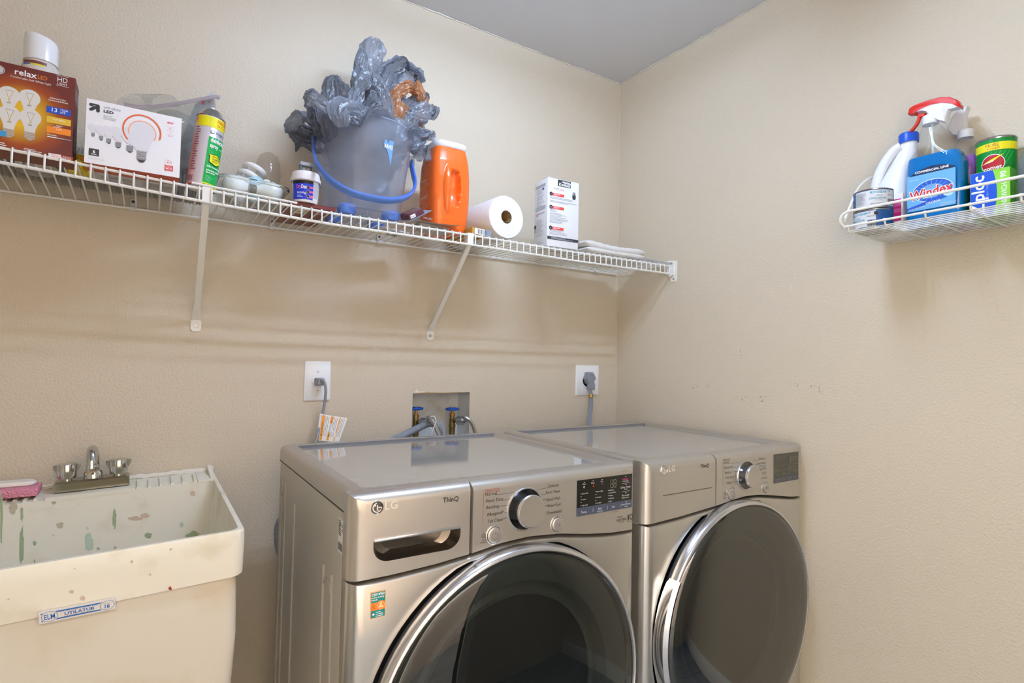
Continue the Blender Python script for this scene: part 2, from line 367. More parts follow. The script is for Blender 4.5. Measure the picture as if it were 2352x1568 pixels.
def appliance(name, label, cat, xc, yf, W, D, H, split, door_x, door_z, door_r, door_y, curve, washer):
    t = thing(name, label, cat, (xc, yf, 0))
    hw = W/2; g = .0015
    zc = lambda x: interp(x, curve)
    m = MB(); m.rbox((0, .03+(D-.05)/2, .4895), (W-.003, D-.05, .92), .004, 2); m.obj('cabinet', t, SIDE)
    for sx in (-1, 1):
        for y in (.08, D-.08):
            m = MB(); m.cyl((sx*(hw-.06), y, 0), (sx*(hw-.06), y, .04), .022); m.obj('foot', t, DARK)
    # stamped ribs on the left side
    for (y0, y1, zt) in ((D-.055, D-.1, .88), (D-.205, D-.2, .835), (.165, .105, .80)):
        m = MB(); P = [(-hw+.001, y0, .06), (-hw+.001, y0, zt-.03), (-hw+.001, y0-.004, zt-.012), (-hw+.001, y0-.016, zt)] if y1 != D-.2 else [(-hw+.001, y0, .06), (-hw+.001, y0, zt-.012), (-hw+.001, y0-.004, zt)]
        if y0-y1 > .02: P += [(-hw+.001, y1+.016, zt), (-hw+.001, y1+.004, zt-.012), (-hw+.001, y1, zt-.03), (-hw+.001, y1, .06)]
        m.tube(smoothpath(P, 4), .0028, 6); m.obj('side_rib', t, SIDE)
    # dark line under the lid, then the lid with its sunk panel
    m = MB(); m.rbox((0, .02+(D-.02)/2, .9495), (W-.006, D-.03, .006), .001, 1); m.obj('lid_gap', t, DARK)
    m = MB(); dl = D-.012; cy = .012+dl/2
    ringloft(m, [(.004, .012, .951), (.0, .016, .953), (0, .016, H-.016), (.0015, .015, H-.009), (.006, .012, H-.003), (.014, .01, H), (.034, .012, H), (.036, .01, H-.0015), (.0445, .006, H-.0075)], W-.002, dl, cy)
    m.obj('lid', t, STEELP)
    m = MB(); rr = [(x, y+cy) for x, y in rrect(W-.088, dl-.088, .006, 5)]
    m.prism(rr, H-.012, H-.0073); m.obj('lid_panel', t, TOPG)
    m = MB(); rw = [[(x, y+cy, z) for x, y in rrect(W-2*i, dl-2*i, .01, 5)] for i, z in ((.0362, H-.0012), (.0442, H-.0072))]
    m.loft(rw, False, False); m.obj('lid_recess_edge', t, RECESS)
    # the panel row above the door: left piece and control panel
    holes = []
    if washer:
        x0, x1, zt_, zb_ = aty(858, 1243, yf).x-xc, aty(1058, 1214, yf).x-xc, .906, .868
        hp = [(x1, zt_), (x0, zt_)] + [(x0+.028-.028*math.cos(a), zb_+.027-.027*math.sin(a)) for a in [PI/2*i/6 for i in range(7)]] + [(x1-.028+.028*math.sin(a), zb_+.027-.027*math.cos(a)) for a in [PI/2*i/6 for i in range(7)]]
        holes = [hp]
    drw = facing(-hw, split-g, lambda x: zc(x)+g, lambda x: H-.001, .028, .002, .002, .02, .024, 0, holes)
    dr = drw.obj('detergent_drawer' if washer else 'fascia', t, STEELP, 50)
    if washer:
        cx = (x0+x1)/2; cz = (zt_+zb_)/2
        def shr(k, y, dz=0): return [(cx+(x-cx)*k, y, cz+dz+(z-cz)*k) for x, z in hp]
        m = MB(); m.loft([shr(1, 0), shr(.99, .004), shr(.965, .014, .002), shr(.90, .025, .003), shr(.7, .030, .004)], False, True); fixn(m.obj('pull_recess', dr, mat('recess_steel', '8d867c', .22, .95)))
        m = MB(); m.rbox((cx, -.001, zt_+.0015), (x1-x0, .006, .0055), .002, 2); m.obj('pull_lip', dr, SATIN)
    else:
        a = aty(1523, 1137, yf); b = aty(1635, 1120, yf)
        m = MB(); m.box(((a.x+b.x)/2-xc, -.0004, (a.z+b.z)/2), (b.x-a.x, .0012, .0022)); m.obj('fascia_line', dr, mat('line_dark', '6e6658', .4, .3))
    cp = facing(split+g, hw, lambda x: zc(x)+g, lambda x: H-.001, .002, .028, .002, .02, .024).obj('control_panel', t, STEELP, 50)
    # front sheet with the door opening
    R = door_r; ho = circ(door_x, door_z, R+.005, 72)
    ho = [(x, min(z, zc(x)-.012)) for x, z in ho]
    facing(-hw, hw, lambda x: .05, lambda x: zc(x)-g, .028, .028, .004, .007, .024, 0, [ho]).obj('front_panel', t, STEEL, 50)
    m = MB(); o = [(x, .0, z) for x, z in ho]; i_ = [(door_x+(x-door_x)*.955, .022, door_z+(z-door_z)*.955) for x, z in ho]
    m.loft([o, i_], False, True); fixn(m.obj('door_recess', t, DARK))
    return t, dr, cp
def door(t, x, z, R, y0, washer):
    M = Matrix.Translation((x, 0, z)) @ YM
    d0 = -y0      # how far the cover stands off the front sheet
    d = MB(); d.lathe([(R-.002, d0-.033), (R, d0-.03), (R, d0-.010), (R-.0015, d0-.005), (R-.005, d0-.001), (R-.009, d0), (R-.0115, d0-.002), (R-.0125, d0-.005)], 96, M)
    dr = d.obj('door', t, SATIN)
    m = MB(); n = 10
    m.lathe([((R-.012)*math.cos(PI/2*i/n), d0-.004+.034*math.sin(PI/2*i/n)) for i in range(n+1)], 72, M)
    glass = film('smoked_door_glass' if washer else 'smoked_dryer_glass', 'c6ccc8' if washer else '9a988e', 1.0, 1.6 if washer else 2.3, .03); m.obj('door_glass', dr, glass)
    m = MB(); m.lathe([(R-.02, d0-.02), (R-.075, d0-.026), (R-.085, d0-.05), (R-.1, -.01), (R-.11, -.012)], 64, M); m.obj('door_frame', dr, mat('dark_grey_plastic', '3a3d3c', .35))
    m = MB(); m.lathe([(R-.1, -.012), (R-.12, -.05), (R-.16, -.11), (R-.22, -.135), (.0, -.14)], 48, M); m.obj('door_bowl', dr, film('bowl_glass', 'e8ecea', .92, 1.5, .03))
    m = MB(); m.lathe([(R-.09, -.03), (R-.1, -.036), (R-.112, -.03), (R-.108, -.05), (R-.085, -.06)], 64, M); m.obj('door_seal', t, mat('grey_rubber', '6d7275', .6))
    m = MB(); rd = .245
    m.lathe([(R-.085, -.06), (rd, -.075), (rd, -.44), (rd-.02, -.455), (.05, -.47), (.0, -.47)], 64, M); dm = m.obj('drum', t, mat('drum_steel', 'b9b4a8', .35, .8))
    l = Lab(); l.use(DARK)
    for i in range(34):
        for k in range(9):
            a = 2*PI*i/34; r = rd-.03-.019*k; q = .0042
            if (i+k) % 2: continue
            cxx, cz = r*math.cos(a+.05*k), r*math.sin(a+.05*k)
            l.add([M @ Vector((cxx+q*math.cos(j), cz+q*math.sin(j), -.4535-.015*max(0, (rd-.03-r)/(rd-.08)))) for j in (0, 1.05, 2.1, 3.14, 4.2, 5.24)], [(0, 1, 2, 3, 4, 5)])
    o = l.obj('drum_holes', dm); o['kind'] = 'stuff'
    if not washer:
        # grip cut into the left side of the ring
        for a0, a1, w0, w1 in ((2.62, 3.62, .006, .03),):
            m = MB(); n = 26; rings = []
            for i in range(n+1):
                a = lerp(a0, a1, i/n); s_ = max(0, math.sin(PI*i/n))**.5; w_ = lerp(w0, w1, s_)
                c, s2 = math.cos(a), math.sin(a)
                prof = [(R-.012, d0+.002), (R-.002, d0+.006), (R+.004+.1*w_, d0-.002), (R+w_*.35, d0-.018), (R+w_*.3, d0-.03), (R-.006, d0-.034)]
                rings.append([M @ Vector((r*c, r*s2, h)) for r, h in prof])
            m.loft(rings, True, True); fixn(m.obj('door_handle', dr, CHROME))
    return dr
def dial(cp, x, z, s=1):
    M = Matrix.Translation((x, 0, z)) @ YM
    m = MB(); m.lathe([(.0445*s, -.004), (.0445*s, .0015), (.043*s, .003), (.041*s, .002)], 48, M); d = m.obj('dial', cp, SATIN)
    m = MB(); m.lathe([(.0412*s, .0022), (.036*s, .0005), (.0, .0005)], 48, M); m.obj('dial_well', d, GLOSSBLK)
    m = MB(); m.lathe([(.024*s, .0), (.0255*s, .013), (.0325*s, .0165), (.0335*s, .0185), (.0335*s, .023), (.0322*s, .0248), (.0302*s, .0252)], 48, M); m.obj('knob_rim', d, SATIN)
    m = MB(); m.lathe([(.0303*s, .0251), (.02, .0247), (.0, .0246)], 48, M); m.obj('knob_face', d, STEELP)
def button(cp, x, z, r, sym):
    M = Matrix.Translation((x, 0, z)) @ YM
    m = MB(); m.lathe([(r+.003, -.003), (r+.003, .0012), (r+.0015, .0018), (r+.0004, .0005)], 32, M); b = m.obj('button', cp, SATIN)
    m = MB(); m.lathe([(r, -.001), (r, .0035), (r-.0015, .0048), (r-.004, .0052), (.0, .0054)], 32, M); m.obj('button_cap', b, STEELP)
    l = Lab((x, -.0054, z)); sm = mat('button_symbol', '7e8290', .3)
    if sym == 'power':
        l.ring(0, -.0005, .0062, .0072, sm, 24, PI/2+.5, PI/2+2*PI-.5); l.rect(-.0005, .001, .001, .007, sm)
    else:
        l.poly([(-.006, -.0045), (.0005, 0), (-.006, .0045)], sm); l.rect(.0018, -.0045, .0011, .009, sm); l.rect(.0042, -.0045, .0011, .009, sm)
    l.obj('button_symbol', b)
def badge(part, p, r, dark):
    m = MB(); M = Matrix.Translation((p.x, 0, p.z)) @ YM
    m.lathe([(r, -.002), (r, .0016), (r*.94, .0022), (r*.88, .0014)], 32, M); b = m.obj('logo', part, CHROME)
    l = Lab((p.x, -.0016, p.z)); bk = GLOSSBLK if dark else STEELP; wh = CHROME if dark else mat('logo_pale', 'e6e2da', .3, .3)
    l.disc(0, 0, r*.9, bk)
    l.ring(0, 0, r*.60, r*.76, wh, 30, PI*.55, 2*PI); l.rect(r*.12, -r*.08, r*.64, r*.16, wh)
    l.rect(-r*.08, -r*.45, r*.16, r*.85, wh); l.rect(-r*.08, -r*.45, r*.36, r*.14, wh); l.disc(-r*.38, r*.34, r*.13, wh)
    l.obj('logo_face', b)
# washer
WXC, WYF = -1.0635, -.835
curveW = [(-.342, .839), (-.265, .839), (-.18, .8425), (-.10, .8495), (-.04, .858), (.03, .861), (.108, .855), (.19, .842), (.258, .834), (.342, .831)]
tw, drw, cpw = appliance('washing_machine', 'graphite steel front-load washer standing beside the utility tub', 'washing machine', WXC, WYF, .683, .637, .99, -1.170-WXC, 0, .5385, .316, -.033, curveW, True)
door(tw, 0.002, .5385, .316, -.033, True)
def wp(u, v, yf=WYF, xc=WXC): p = aty(u, v, yf); return Vector((p.x-xc, 0, p.z))
p = wp(1206.5, 1168.5); dial(cpw, p.x, p.z)
p = wp(1134, 1228); button(cpw, p.x, p.z, .0155, 'power')
p = wp(1279, 1203); button(cpw, p.x, p.z, .0145, 'play')
p = wp(866, 1165); badge(drw, p, .0115, True)
PT = mat('panel_print_dark', '3c3630', .5); PR = mat('panel_print_red', 'b0524e', .5)
l = Lab((0, -.0002, 0))
p = wp(883.5, 1169); l.text('LG', p.x, p.z-.001, .0145, mat('logo_pale', 'e6e2da', .3, .3), w=.024, bold=.02); l.obj('lettering', drw)
l = Lab((0, -.0002, 0)); a = wp(1017, 1154); l.text('ThinQ', a.x, a.z, .0095, INK, w=.033, bold=.008); l.obj('lettering', drw)
l = Lab((0, -.0002, 0))
def tx(s, u, v, h, m, al='L', w=None, b=0, yf=WYF, xc=WXC): q = wp(u, v, yf, xc); l.text(s, q.x, q.z, h, m, w=w, al=al, bold=b)
tx('STEAM CYCLE', 1113, 1130, .0055, PR, w=.034); q = wp(1113, 1130.5); l.rect(q.x, q.z-.0012, .034, .0006, PR)
for s_, u, v, n_ in (('Normal', 1114, 1139, 24), ('Heavy Duty', 1115.5, 1154, 36.5), ('Bedding', 1117, 1169, 25.5), ('Allergiene', 1118, 1185, 31.5), ('Tub Clean', 1119, 1201, 31)): tx(s_, u, v, .0068, PT, w=n_*.00112)
tx('TM', 1150.5, 1177, .0035, PT)
q0, q1 = wp(1110, 1133), wp(1115.5, 1203); l.rect(q0.x, q1.z, .0006, q0.z-q1.z, PR)
WL = ((1140, 1136, 1181, 1130), (1155, 1148.5, 1174, 1145), (1144, 1163, 1169, 1159), (1158, 1177, 1169, 1174.5), (1152, 1192, 1171, 1188), (1228, 1125, 1259, 1119.5), (1238, 1137, 1254, 1134), (1244, 1148, 1254, 1146.5), (1248, 1162, 1258, 1160.5), (1248, 1176, 1256, 1175))
def leads(L_, f, m_):
    for (u0, v0, u1, v1) in L_:
        a, b = f(u0, v0), f(u1, v1); l.off = .0004; l.poly([(a.x, a.z-.0003), (b.x, b.z-.0003), (b.x, b.z+.0003), (a.x, a.z+.0003)], m_)
leads(WL[:5], wp, PT)
l.obj('panel_lettering', cpw); l = Lab((0, -.0002, 0))
for s_, u, v, n_ in (('Delicates', 1283.5, 1116, 22.5), ('Perm. Press', 1285, 1130, 29.5), ('Speed Wash', 1286.5, 1146, 29.5), ('Rinse+Spin', 1288, 1160, 28), ('Downloaded', 1289, 1176, 30)): tx(s_, u, v, .0068, PT, 'R', n_*.00124)
leads(WL[5:], wp, PT)
l.obj('panel_lettering', cpw); l = Lab((0, -.0002, 0))
q = wp(1110, 1230); l.ring(q.x, q.z, .0035, .0043, PT, 18); l.ring(q.x, q.z, .0012, .0018, PT, 12); l.rect(q.x+.004, q.z-.005, .005, .007, PT); l.rect(q.x+.0048, q.z-.0042, .0034, .0054, STEELP)
tx('Smart', 1112, 1241, .0034, PT, 'C'); tx('Diagnosis', 1112, 1246, .0034, PT, 'C')
l.obj('panel_lettering', cpw); l = Lab((0, -.0002, 0))
tx('INVERTER', 1424, 1188, .0032, PT, 'C', .018); tx('DIRECT DRIVE', 1427, 1195.5, .0052, PT, 'C', .031, .01); tx('MOTOR', 1427, 1200, .0032, PT, 'C')
q = wp(1440, 1180); q1 = wp(1440, 1197); l.rect(q.x, q1.z, .0005, q.z-q1.z, PT)
tx('1', 1442, 1194, .0125, PT, b=.03); q = wp(1449.5, 1186); l.ring(q.x, q.z, .0042, .006, PT, 24, ry=1.1); tx('YEAR', 1449.5, 1187.5, .0018, PT, 'C'); tx('WARRANTY', 1447, 1198, .0026, PT, 'C')
l.obj('panel_lettering', cpw)
def display(cp, x0, x1, z0, z1, zs, S_, dim):
    """dark touch panel with its lower key strip"""
    m = MB(); m.box(((x0+x1)/2, -.0006, (z0+z1)/2), (x1-x0, .0016, z1-z0)); d = m.obj('display', cp, mat('display_black' if not dim else 'display_smoked', '14140e' if not dim else '3a3a2e', .08, coat=.6))
    l = Lab((0, -.0014, 0)); l.rect(x0, z0, x1-x0, zs-z0, mat('display_key_strip' if not dim else 'display_key_strip_dim', '4b5265' if not dim else '4c5057', .2))
    W_, H_ = x1-x0, z1-z0; c = mat('display_print' if not dim else 'display_print_dim', 'cfd3da' if not dim else '8d8d84', .4); hot = mat('display_print_pink', 'e0488c', .4)
    X = lambda a: x0+W_*a; Z = lambda b: z0+H_*b
    for s_, a, b, h in S_['t']: l.text(s_, X(a), Z(b), h, hot if 'Steam' in s_ else c, al='C')
    for s_, a, b in S_['l']: l.rect(X(a)-.0045, Z(b)+.001, .003, .0009, c); l.text(s_, X(a), Z(b), .0031, c) if s_ else None
    for a, b in S_['d']: l.rect(X(a)-.0018, Z(b), .0036, .001, c)
    for a, b in S_['u']: l.rect(X(a)-.013, Z(b), .026, .0005, c)
    for a in (.27, .53, .77): l.rect(X(a), Z(.06), .0006, H_*.1, c)
    sg = mat('display_segments', 'a9a49c', .4) if not dim else c
    for k in (0, 1):
        bx, bz, sw, sh = X(.585)+k*.0095, Z(.68), .0068, .0085
        for r in range(3): l.rect(bx, bz+sh*r-.0004, sw, .0008, sg)
        for r in range(2):
            for e in (0, 1): l.rect(bx+e*sw-.0004, bz+sh*r+.001, .0008, sh-.002, sg)
    if not dim:
        rd = mat('display_led_red', 'c8281c', .4); l.ring(X(.11), Z(.80), .0015, .0024, c, 14); l.disc(X(.27), Z(.80), .0022, rd, n=12); l.ring(X(.43), Z(.80), .001, .002, c, 10, .6, 2.5)
    l.obj('display_print', d)
a, b = wp(1325, 1105), wp(1450, 1160); z1 = (wp(1325, 1106).z+wp(1447, 1085).z)/2; z0 = (wp(1329, 1188).z+wp(1450, 1161).z)/2
SW = dict(t=[('Wash', .115, .86, .0034), ('Rinse', .27, .86, .0034), ('Spin', .43, .87, .0034), ('0 Steam', .87, .84, .0042), ('*Cold Wash', .87, .785, .003), ('Delay Wash', .875, .60, .0046), ('*Wi-Fi', .875, .545, .003), ('Pre-wash', .875, .36, .0046), ('*Remote Start', .87, .30, .003), ('Temp.', .12, .07, .005), ('Spin', .40, .095, .005), ('*Spin Only', .40, .03, .003), ('Soil', .645, .08, .005), ('Extra Rinse', .885, .10, .0046), ('*Signal', .885, .04, .003)],
          l=[('Extra Hot', .085, .60), ('', .085, .52), ('Warm', .085, .435), ('', .085, .36), ('Tap Cold', .085, .27), ('Extra High', .34, .60), ('', .34, .52), ('Medium', .34, .435), ('', .34, .36), ('No Spin', .34, .275), ('Remote', .57, .585), ('Cold Wash', .57, .51), ('Heavy', .57, .43), ('Normal', .57, .35), ('Light', .57, .265)],
          d=[(.115, .93), (.27, .935), (.43, .94), (.87, .93), (.875, .70), (.875, .455), (.88, .19)], u=[(.875, .745), (.875, .505)])
display(cpw, a.x, b.x, z0, z1, z0+.0185, SW, False)
l = Lab((0, -.0002, 0)); q = wp(1442, 1081); l.text('Touch Controls', q.x, q.z, .0022, PT, al='R'); l.obj('panel_lettering', cpw); l = Lab((0, -.0002, 0)); q = wp(1405, 1177); l.text('* Control Lock', q.x, q.z, .0024, PT); l.obj('panel_lettering', cpw)
# stickers on the washer
m = MB(); q = wp(868, 1387); sx, sz = .028, .046; m.box((q.x, -.0004, q.z), (sx, .001, sz)); st = m.obj('sticker', tw, mat('sticker_peach', 'f2b27a', .4)); st['label'] = 'teal and orange certification sticker'
l = Lab((q.x, -.0009, q.z)); TEAL = mat('teal_print', '1d8d8e', .4)
l.rect(-sx/2+.0013, .004, sx-.0026, .0175, TEAL); l.rect(-sx/2+.0013, -sz/2+.0013, sx-.0026, .0125, TEAL); l.rect(-sx/2+.0013, -.0088, sx-.0026, .0128, ORG)
l.disc(.005, -.002, .0082, ORG); l.ring(.005, -.002, .0058, .0064, mat('sticker_cream', 'f6dca4', .4), 24); l.disc(.0048, .0005, .0022, MATS['sticker_cream']); l.disc(.003, -.004, .002, MATS['sticker_cream']); l.disc(.0068, -.004, .002, MATS['sticker_cream'])
l.text('CERTIFIED', 0, .0158, .0042, WHT, w=.0235, al='C', bold=.02); l.text('asthma & allergy', -.0118, .0115, .0028, WHT, w=.0225, bold=.015); l.text('friendly', -.0118, .0075, .0028, WHT, w=.011, bold=.015)
l.lines(-.0118, .0, .008, .0026, 3, mat('sticker_brown', 'b8582a', .4), .3); l.lines(-.004, -.0125, .0145, .0032, 3, WHT, .35); l.disc(-.0082, -.0155, .002, WHT, n=10)
l.obj('sticker_print', st)
hw = .683/2
qa, qb = Vector((-hw-.0004, .075, .9355)), Vector((-hw-.0004, .0465, .8885))
m = MB(); m.box((-hw+.0018, .061, .905), (.0008, .032, .06)); st = m.obj('rating_label', tw, mat('label_white', 'e8e8e8', .4))
l = Lab((-hw+.0012, .077, .875), (0, -1, 0), (0, 0, 1)); l.lines(.004, .057, .015, .0035, 8, INK, .5); 
for i in range(18): l.rect(.003+i*.0014, .004, .0004+.0006*((i*7) % 3)/2, .014, INK)
l.ring(.026, .05, .0015, .0028, INK, 12); l.ring(.026, .042, .0015, .0028, INK, 12); l.obj('rating_label_print', st)
# dryer
DXC, DYF = -.363, -.845
curveD = [(x, z) for x, z in ((-.34, .8385), (-.22, .843), (-.065, .853), (.0, .860), (.045, .863), (.11, .86), (.185, .849), (.275, .835), (.34, .832))]
td, drd, cpd = appliance('clothes_dryer', 'graphite steel dryer standing between the washer and the right wall', 'dryer', DXC, DYF, .678, .655, .99, aty(1645, 1100, DYF).x-DXC, .0, .552, .31, -.032, curveD, False)
door(td, 0.006, .552, .31, -.032, False)
dp = lambda u, v: wp(u, v, DYF, DXC)
p = dp(1714, 1091); dial(cpd, p.x, p.z, .92)
p = dp(1679, 1133); button(cpd, p.x, p.z, .015, 'power')
p = dp(1758, 1119); button(cpd, p.x, p.z, .014, 'play')
p = dp(1524.5, 1080); badge(drd, p, .0115, False)
l = Lab((0, -.0002, 0)); p = dp(1535.5, 1083); l.text('LG', p.x, p.z, .0145, mat('logo_pale', 'e6e2da', .3, .3), w=.023, bold=.02); l.obj('lettering', drd)
l = Lab((0, -.0002, 0)); p = dp(1609.5, 1074.5); l.text('ThinQ', p.x, p.z, .0095, INK, w=.032, bold=.008); l.obj('lettering', drd)
l = Lab((0, -.0002, 0)); PD = mat('panel_print_faint', '5b5346', .5)
txd = lambda s_, u, v, h, m_, al='L', w=None: tx(s_, u, v, h, m_, al, w, 0, DYF, DXC)
txd('SENSOR DRY', 1661, 1058, .0052, PD, w=.03); q = dp(1661, 1058.6); l.rect(q.x, q.z-.001, .03, .0005, PD)
for s_, u, v, n_ in (('Normal', 1662, 1065.5, 13), ('Heavy Duty', 1663.5, 1076.5, 21), ('Bedding', 1665, 1088, 14.5), ('Small Load', 1666, 1099, 19.5), ('Towels', 1668, 1111.5, 12)): txd(s_, u, v, .0066, PD, w=n_*.0018)
q0, q1 = dp(1660, 1061), dp(1666.5, 1113); l.rect(q0.x, q1.z, .0005, q0.z-q1.z, PD)
DL = ((1677, 1064.5, 1699, 1061.5), (1686, 1073.5, 1697, 1071.5), (1680, 1083.5, 1696, 1082), (1688, 1094.5, 1696, 1093), (1680, 1107, 1697, 1104.5), (1726, 1058.5, 1742, 1056), (1732, 1068, 1740, 1066))
leads(DL[:5], dp, PD)
l.obj('panel_lettering', cpd); l = Lab((0, -.0002, 0))
for s_, u, v, n_ in (('Delicates', 1756, 1054.5, 13), ('Perm. Press', 1757.5, 1064.5, 17), ('Speed Dry', 1759.5, 1077, 15), ('Air Dry', 1760, 1087, 10), ('Downloaded', 1762, 1098, 19)): txd(s_, u, v, .0066, PD, 'R', n_*.0021)
txd('Steam Fresh', 1758, 1070.5, .0058, mat('panel_print_blue', '6f83c8', .4), 'R', .029)
leads(DL[5:], dp, PD); q0, q1 = dp(1757.5, 1049), dp(1759, 1063); l.rect(q0.x+.003, q1.z, .0005, q0.z-q1.z, PD)
l.obj('panel_lettering', cpd); l = Lab((0, -.0002, 0))
q = dp(1664, 1133.5); l.ring(q.x, q.z, .0035, .0043, PD, 18); l.rect(q.x+.004, q.z-.005, .005, .007, PD); l.rect(q.x+.0048, q.z-.0042, .0034, .0054, STEELP); l.lines(q.x-.006, q.z-.008, .016, .003, 2, PD, .4)
l.obj('panel_lettering', cpd)
a, b = dp(1777, 1045), dp(1846, 1095); z1 = (dp(1777, 1044.5).z+dp(1843, 1034).z)/2; z0 = (dp(1785, 1110).z+dp(1847, 1096).z)/2
SD = dict(t=[('Damp Dry', .125, .84, .0032), ('Dry', .28, .865, .0032), ('Cool', .43, .87, .0032), ('More Time', .86, .80, .0042), ('Less Time', .865, .56, .0042), ('Wrinkle Care', .875, .33, .0042), ('*Signal', .88, .27, .003), ('Dry Level', .14, .10, .0045), ('*Damp Dry', .14, .045, .003), ('Temp.', .39, .09, .0045), ('Time Dry', .63, .10, .0045), ('*Wi-Fi', .63, .04, .003), ('Energy Saver', .88, .11, .004), ('*Remote', .88, .05, .003)],
          l=[('Very', .085, .60), ('', .085, .52), ('Normal', .085, .435), ('', .085, .36), ('Damp', .085, .27), ('High', .34, .60), ('', .34, .52), ('Medium', .34, .435), ('', .34, .36), ('Ultra Low', .34, .275), ('Remote', .57, .585), ('Control Lock', .57, .51), ('Check Filter', .57, .43), ('Duct', .57, .35), ('Flow', .57, .265)],
          d=[(.125, .92), (.28, .935), (.43, .94), (.87, .92), (.875, .665), (.88, .44), (.88, .2)], u=[(.875, .715), (.875, .475)])
display(cpd, a.x, min(b.x, .305), z0, z1, z0+.017, SD, True)
# ================================================================== VALVE BOX, PLATES, CORDS, HOSES
BRASS = mat('brass', '8a6a34', .35, .9); WPL = mat('white_plastic', 'eef0f2', .3); GREYP = mat('grey_cord_plastic', '8d9199', .45)
BOXM = mat('valve_box_plastic', 'd9dbd9', .5, mottle=(14, 'b9b7b0', .55, .75))
hx, hz = (HX0+HX1)/2, (HZ0+HZ1)/2
t = thing('valve_box', 'white recessed washer valve box set into the wall', 'valve box', (hx, 0, hz))
w_, h_ = HX1-HX0-.002, HZ1-HZ0-.002
m = MB(); r0 = [(x, .002, z) for x, z in rrect(w_, h_, .006, 3)]; r1 = [(x*.99, .088, z*.99) for x, z in rrect(w_, h_, .012, 3)]; r2 = [(x*1.02, .092, z*1.02) for x, z in rrect(w_, h_, .012, 3)]; r3 = [(x*1.008, .002, z*1.008) for x, z in rrect(w_, h_, .006, 3)]
m.loft([r1, r0], True, False); fixn(m.obj('box_shell', t, BOXM))
m = MB(); m.tube([(-w_/2, -.0012, h_/2+.001), (-.06, -.0012, h_/2+.0028), (0, -.0012, h_/2+.0015), (w_/2, -.0012, h_/2+.002)], [.0012, .0026, .0018, .0012], 5); m.obj('torn_drywall_edge', t, mat('torn_drywall', 'b89a74', .9))
l = Lab((0, -.0006, 0)); rnd = random.Random(3)
l.poly([(-w_/2+.006, h_/2+.004), (-w_/2+.05, h_/2+.003), (-w_/2+.04, h_/2+.008), (-w_/2+.022, h_/2+.007), (-w_/2+.012, h_/2+.018)], mat('bare_plaster', 'e6dfd2', .8))
l.obj('chipped_paint', t)
BLUEH = mat('blue_valve_wheel', '1650b4', .3)
for k, (u, v) in enumerate(((956, 938), (1039, 939))):
    p = aty(u, v, .035)
    vt = thing('valve', 'brass valve with blue hand wheel, ' + ('beside the hose loop and left wall of the box' if k == 0 else 'in front of the box right of the drain hose'), 'valve', (p.x, .035, .957), (0, 0, -.35), 'washer supply valves')
    zt = p.z-.957
    m = MB(); m.lathe([(.0, .0), (.011, 0), (.011, .022), (.0125, .023), (.0125, .034), (.0105, .036), (.0105, .055), (.009, .057), (.009, .064)], 10); m.cyl((0, 0, -.03), (0, 0, .002), .010, n=12); m.obj('valve_body', vt, mat('aged_brass', '7d6b3a', .4, .8, mottle=(60, '9a8a5c', .4, .7)))
    m = MB(); m.cyl((0, 0, .0635), (0, 0, .073), .0095, n=6); m.obj('packing_nut', vt, BRASS)
    m = MB(); m.cyl((0, 0, .072), (0, 0, zt-.003), .0042, n=10); m.obj('stem', vt, mat('bright_brass', 'a5793c', .3, .9))
    m = MB(); n = 40; R_ = lambda i: .0195+.0022*math.cos(6*2*PI*i/n)
    rings = []
    for q in range(8):
        a = 2*PI*q/8; rings.append([((R_(i)+.004*math.cos(a))*math.cos(2*PI*i/n), (R_(i)+.004*math.cos(a))*math.sin(2*PI*i/n), zt+.0045*math.sin(a)) for i in range(n)])
    m.loft(rings, loop=True)
    for q in range(3):
        a = PI*q/3; m.cyl((.019*math.cos(a), .019*math.sin(a), zt), (-.019*math.cos(a), -.019*math.sin(a), zt+.0005), .003, n=6)
    m.lathe([(.0, zt+.005), (.006, zt+.005), (.007, zt-.002), (.0, zt-.003)], 12); m.obj('hand_wheel', vt, BLUEH)
    m = MB(); m.cyl((.004, -.004, .048), (.028, -.022, .048), .009, n=12); m.obj('outlet', vt, MATS['aged_brass'])
    m = MB(); m.cyl((.018, -.0145, .048), (.036, -.028, .0485), .0155, n=18); fixn(m.obj('hose_coupling', vt, mat('zinc', 'b9bcbc', .3, .9)))
BRAID = mat('braided_steel', 'b4b2ac', .35, .85, bump=(900, .4, .0005))
a = aty(956, 938, .035); b = aty(1039, 939, .035)
for k, (P, lab) in enumerate((([Vector((a.x+.020, .002, 1.0055)), Vector((a.x+.030, -.014, 1.0075)), aty(984, 959, -.03), aty(995, 968, -.05), aty(1003, 985, -.06), aty(1012, 1015, -.07), aty(1020, 1080, -.08)], 'braided steel supply hose crossing the grey drain hose'),
                              ([Vector((b.x+.020, .002, 1.0055)), Vector((b.x+.030, -.014, 1.0075)), aty(1067, 958, -.03), aty(1080, 966, -.045), aty(1089, 985, -.05), aty(1093, 1005, -.055), aty(1098, 1080, -.07)], 'braided steel supply hose hanging over the right edge of the box'))):
    m = MB(); m.tube(smoothpath(P, 6), .0068, 10); h = m.obj('supply_hose', None, BRAID); tag(h, lab, 'hose', 'braided supply hoses')
P = smoothpath([aty(700, 1080, -.08), aty(800, 1050, -.08), aty(905, 1010, -.05), aty(952, 987, -.02), aty(985, 972, -.006), aty(1003, 976, .012), aty(1010, 995, .018), aty(1011, 1040, .02)], 26)
m = MB(); m.tube(P, [.0125 if i % 2 else .0108 for i in range(len(P))], 12); tag(m.obj('drain_hose', None, mat('grey_hose', '8b939e', .45), 25), 'grey corrugated drain hose hooked into the valve box', 'hose')
P = [aty(646, 1195, -.16), aty(640, 1210, -.15), aty(639, 1232, -.15), aty(641, 1255, -.15), aty(648, 1275, -.16), aty(664, 1290, -.17)]
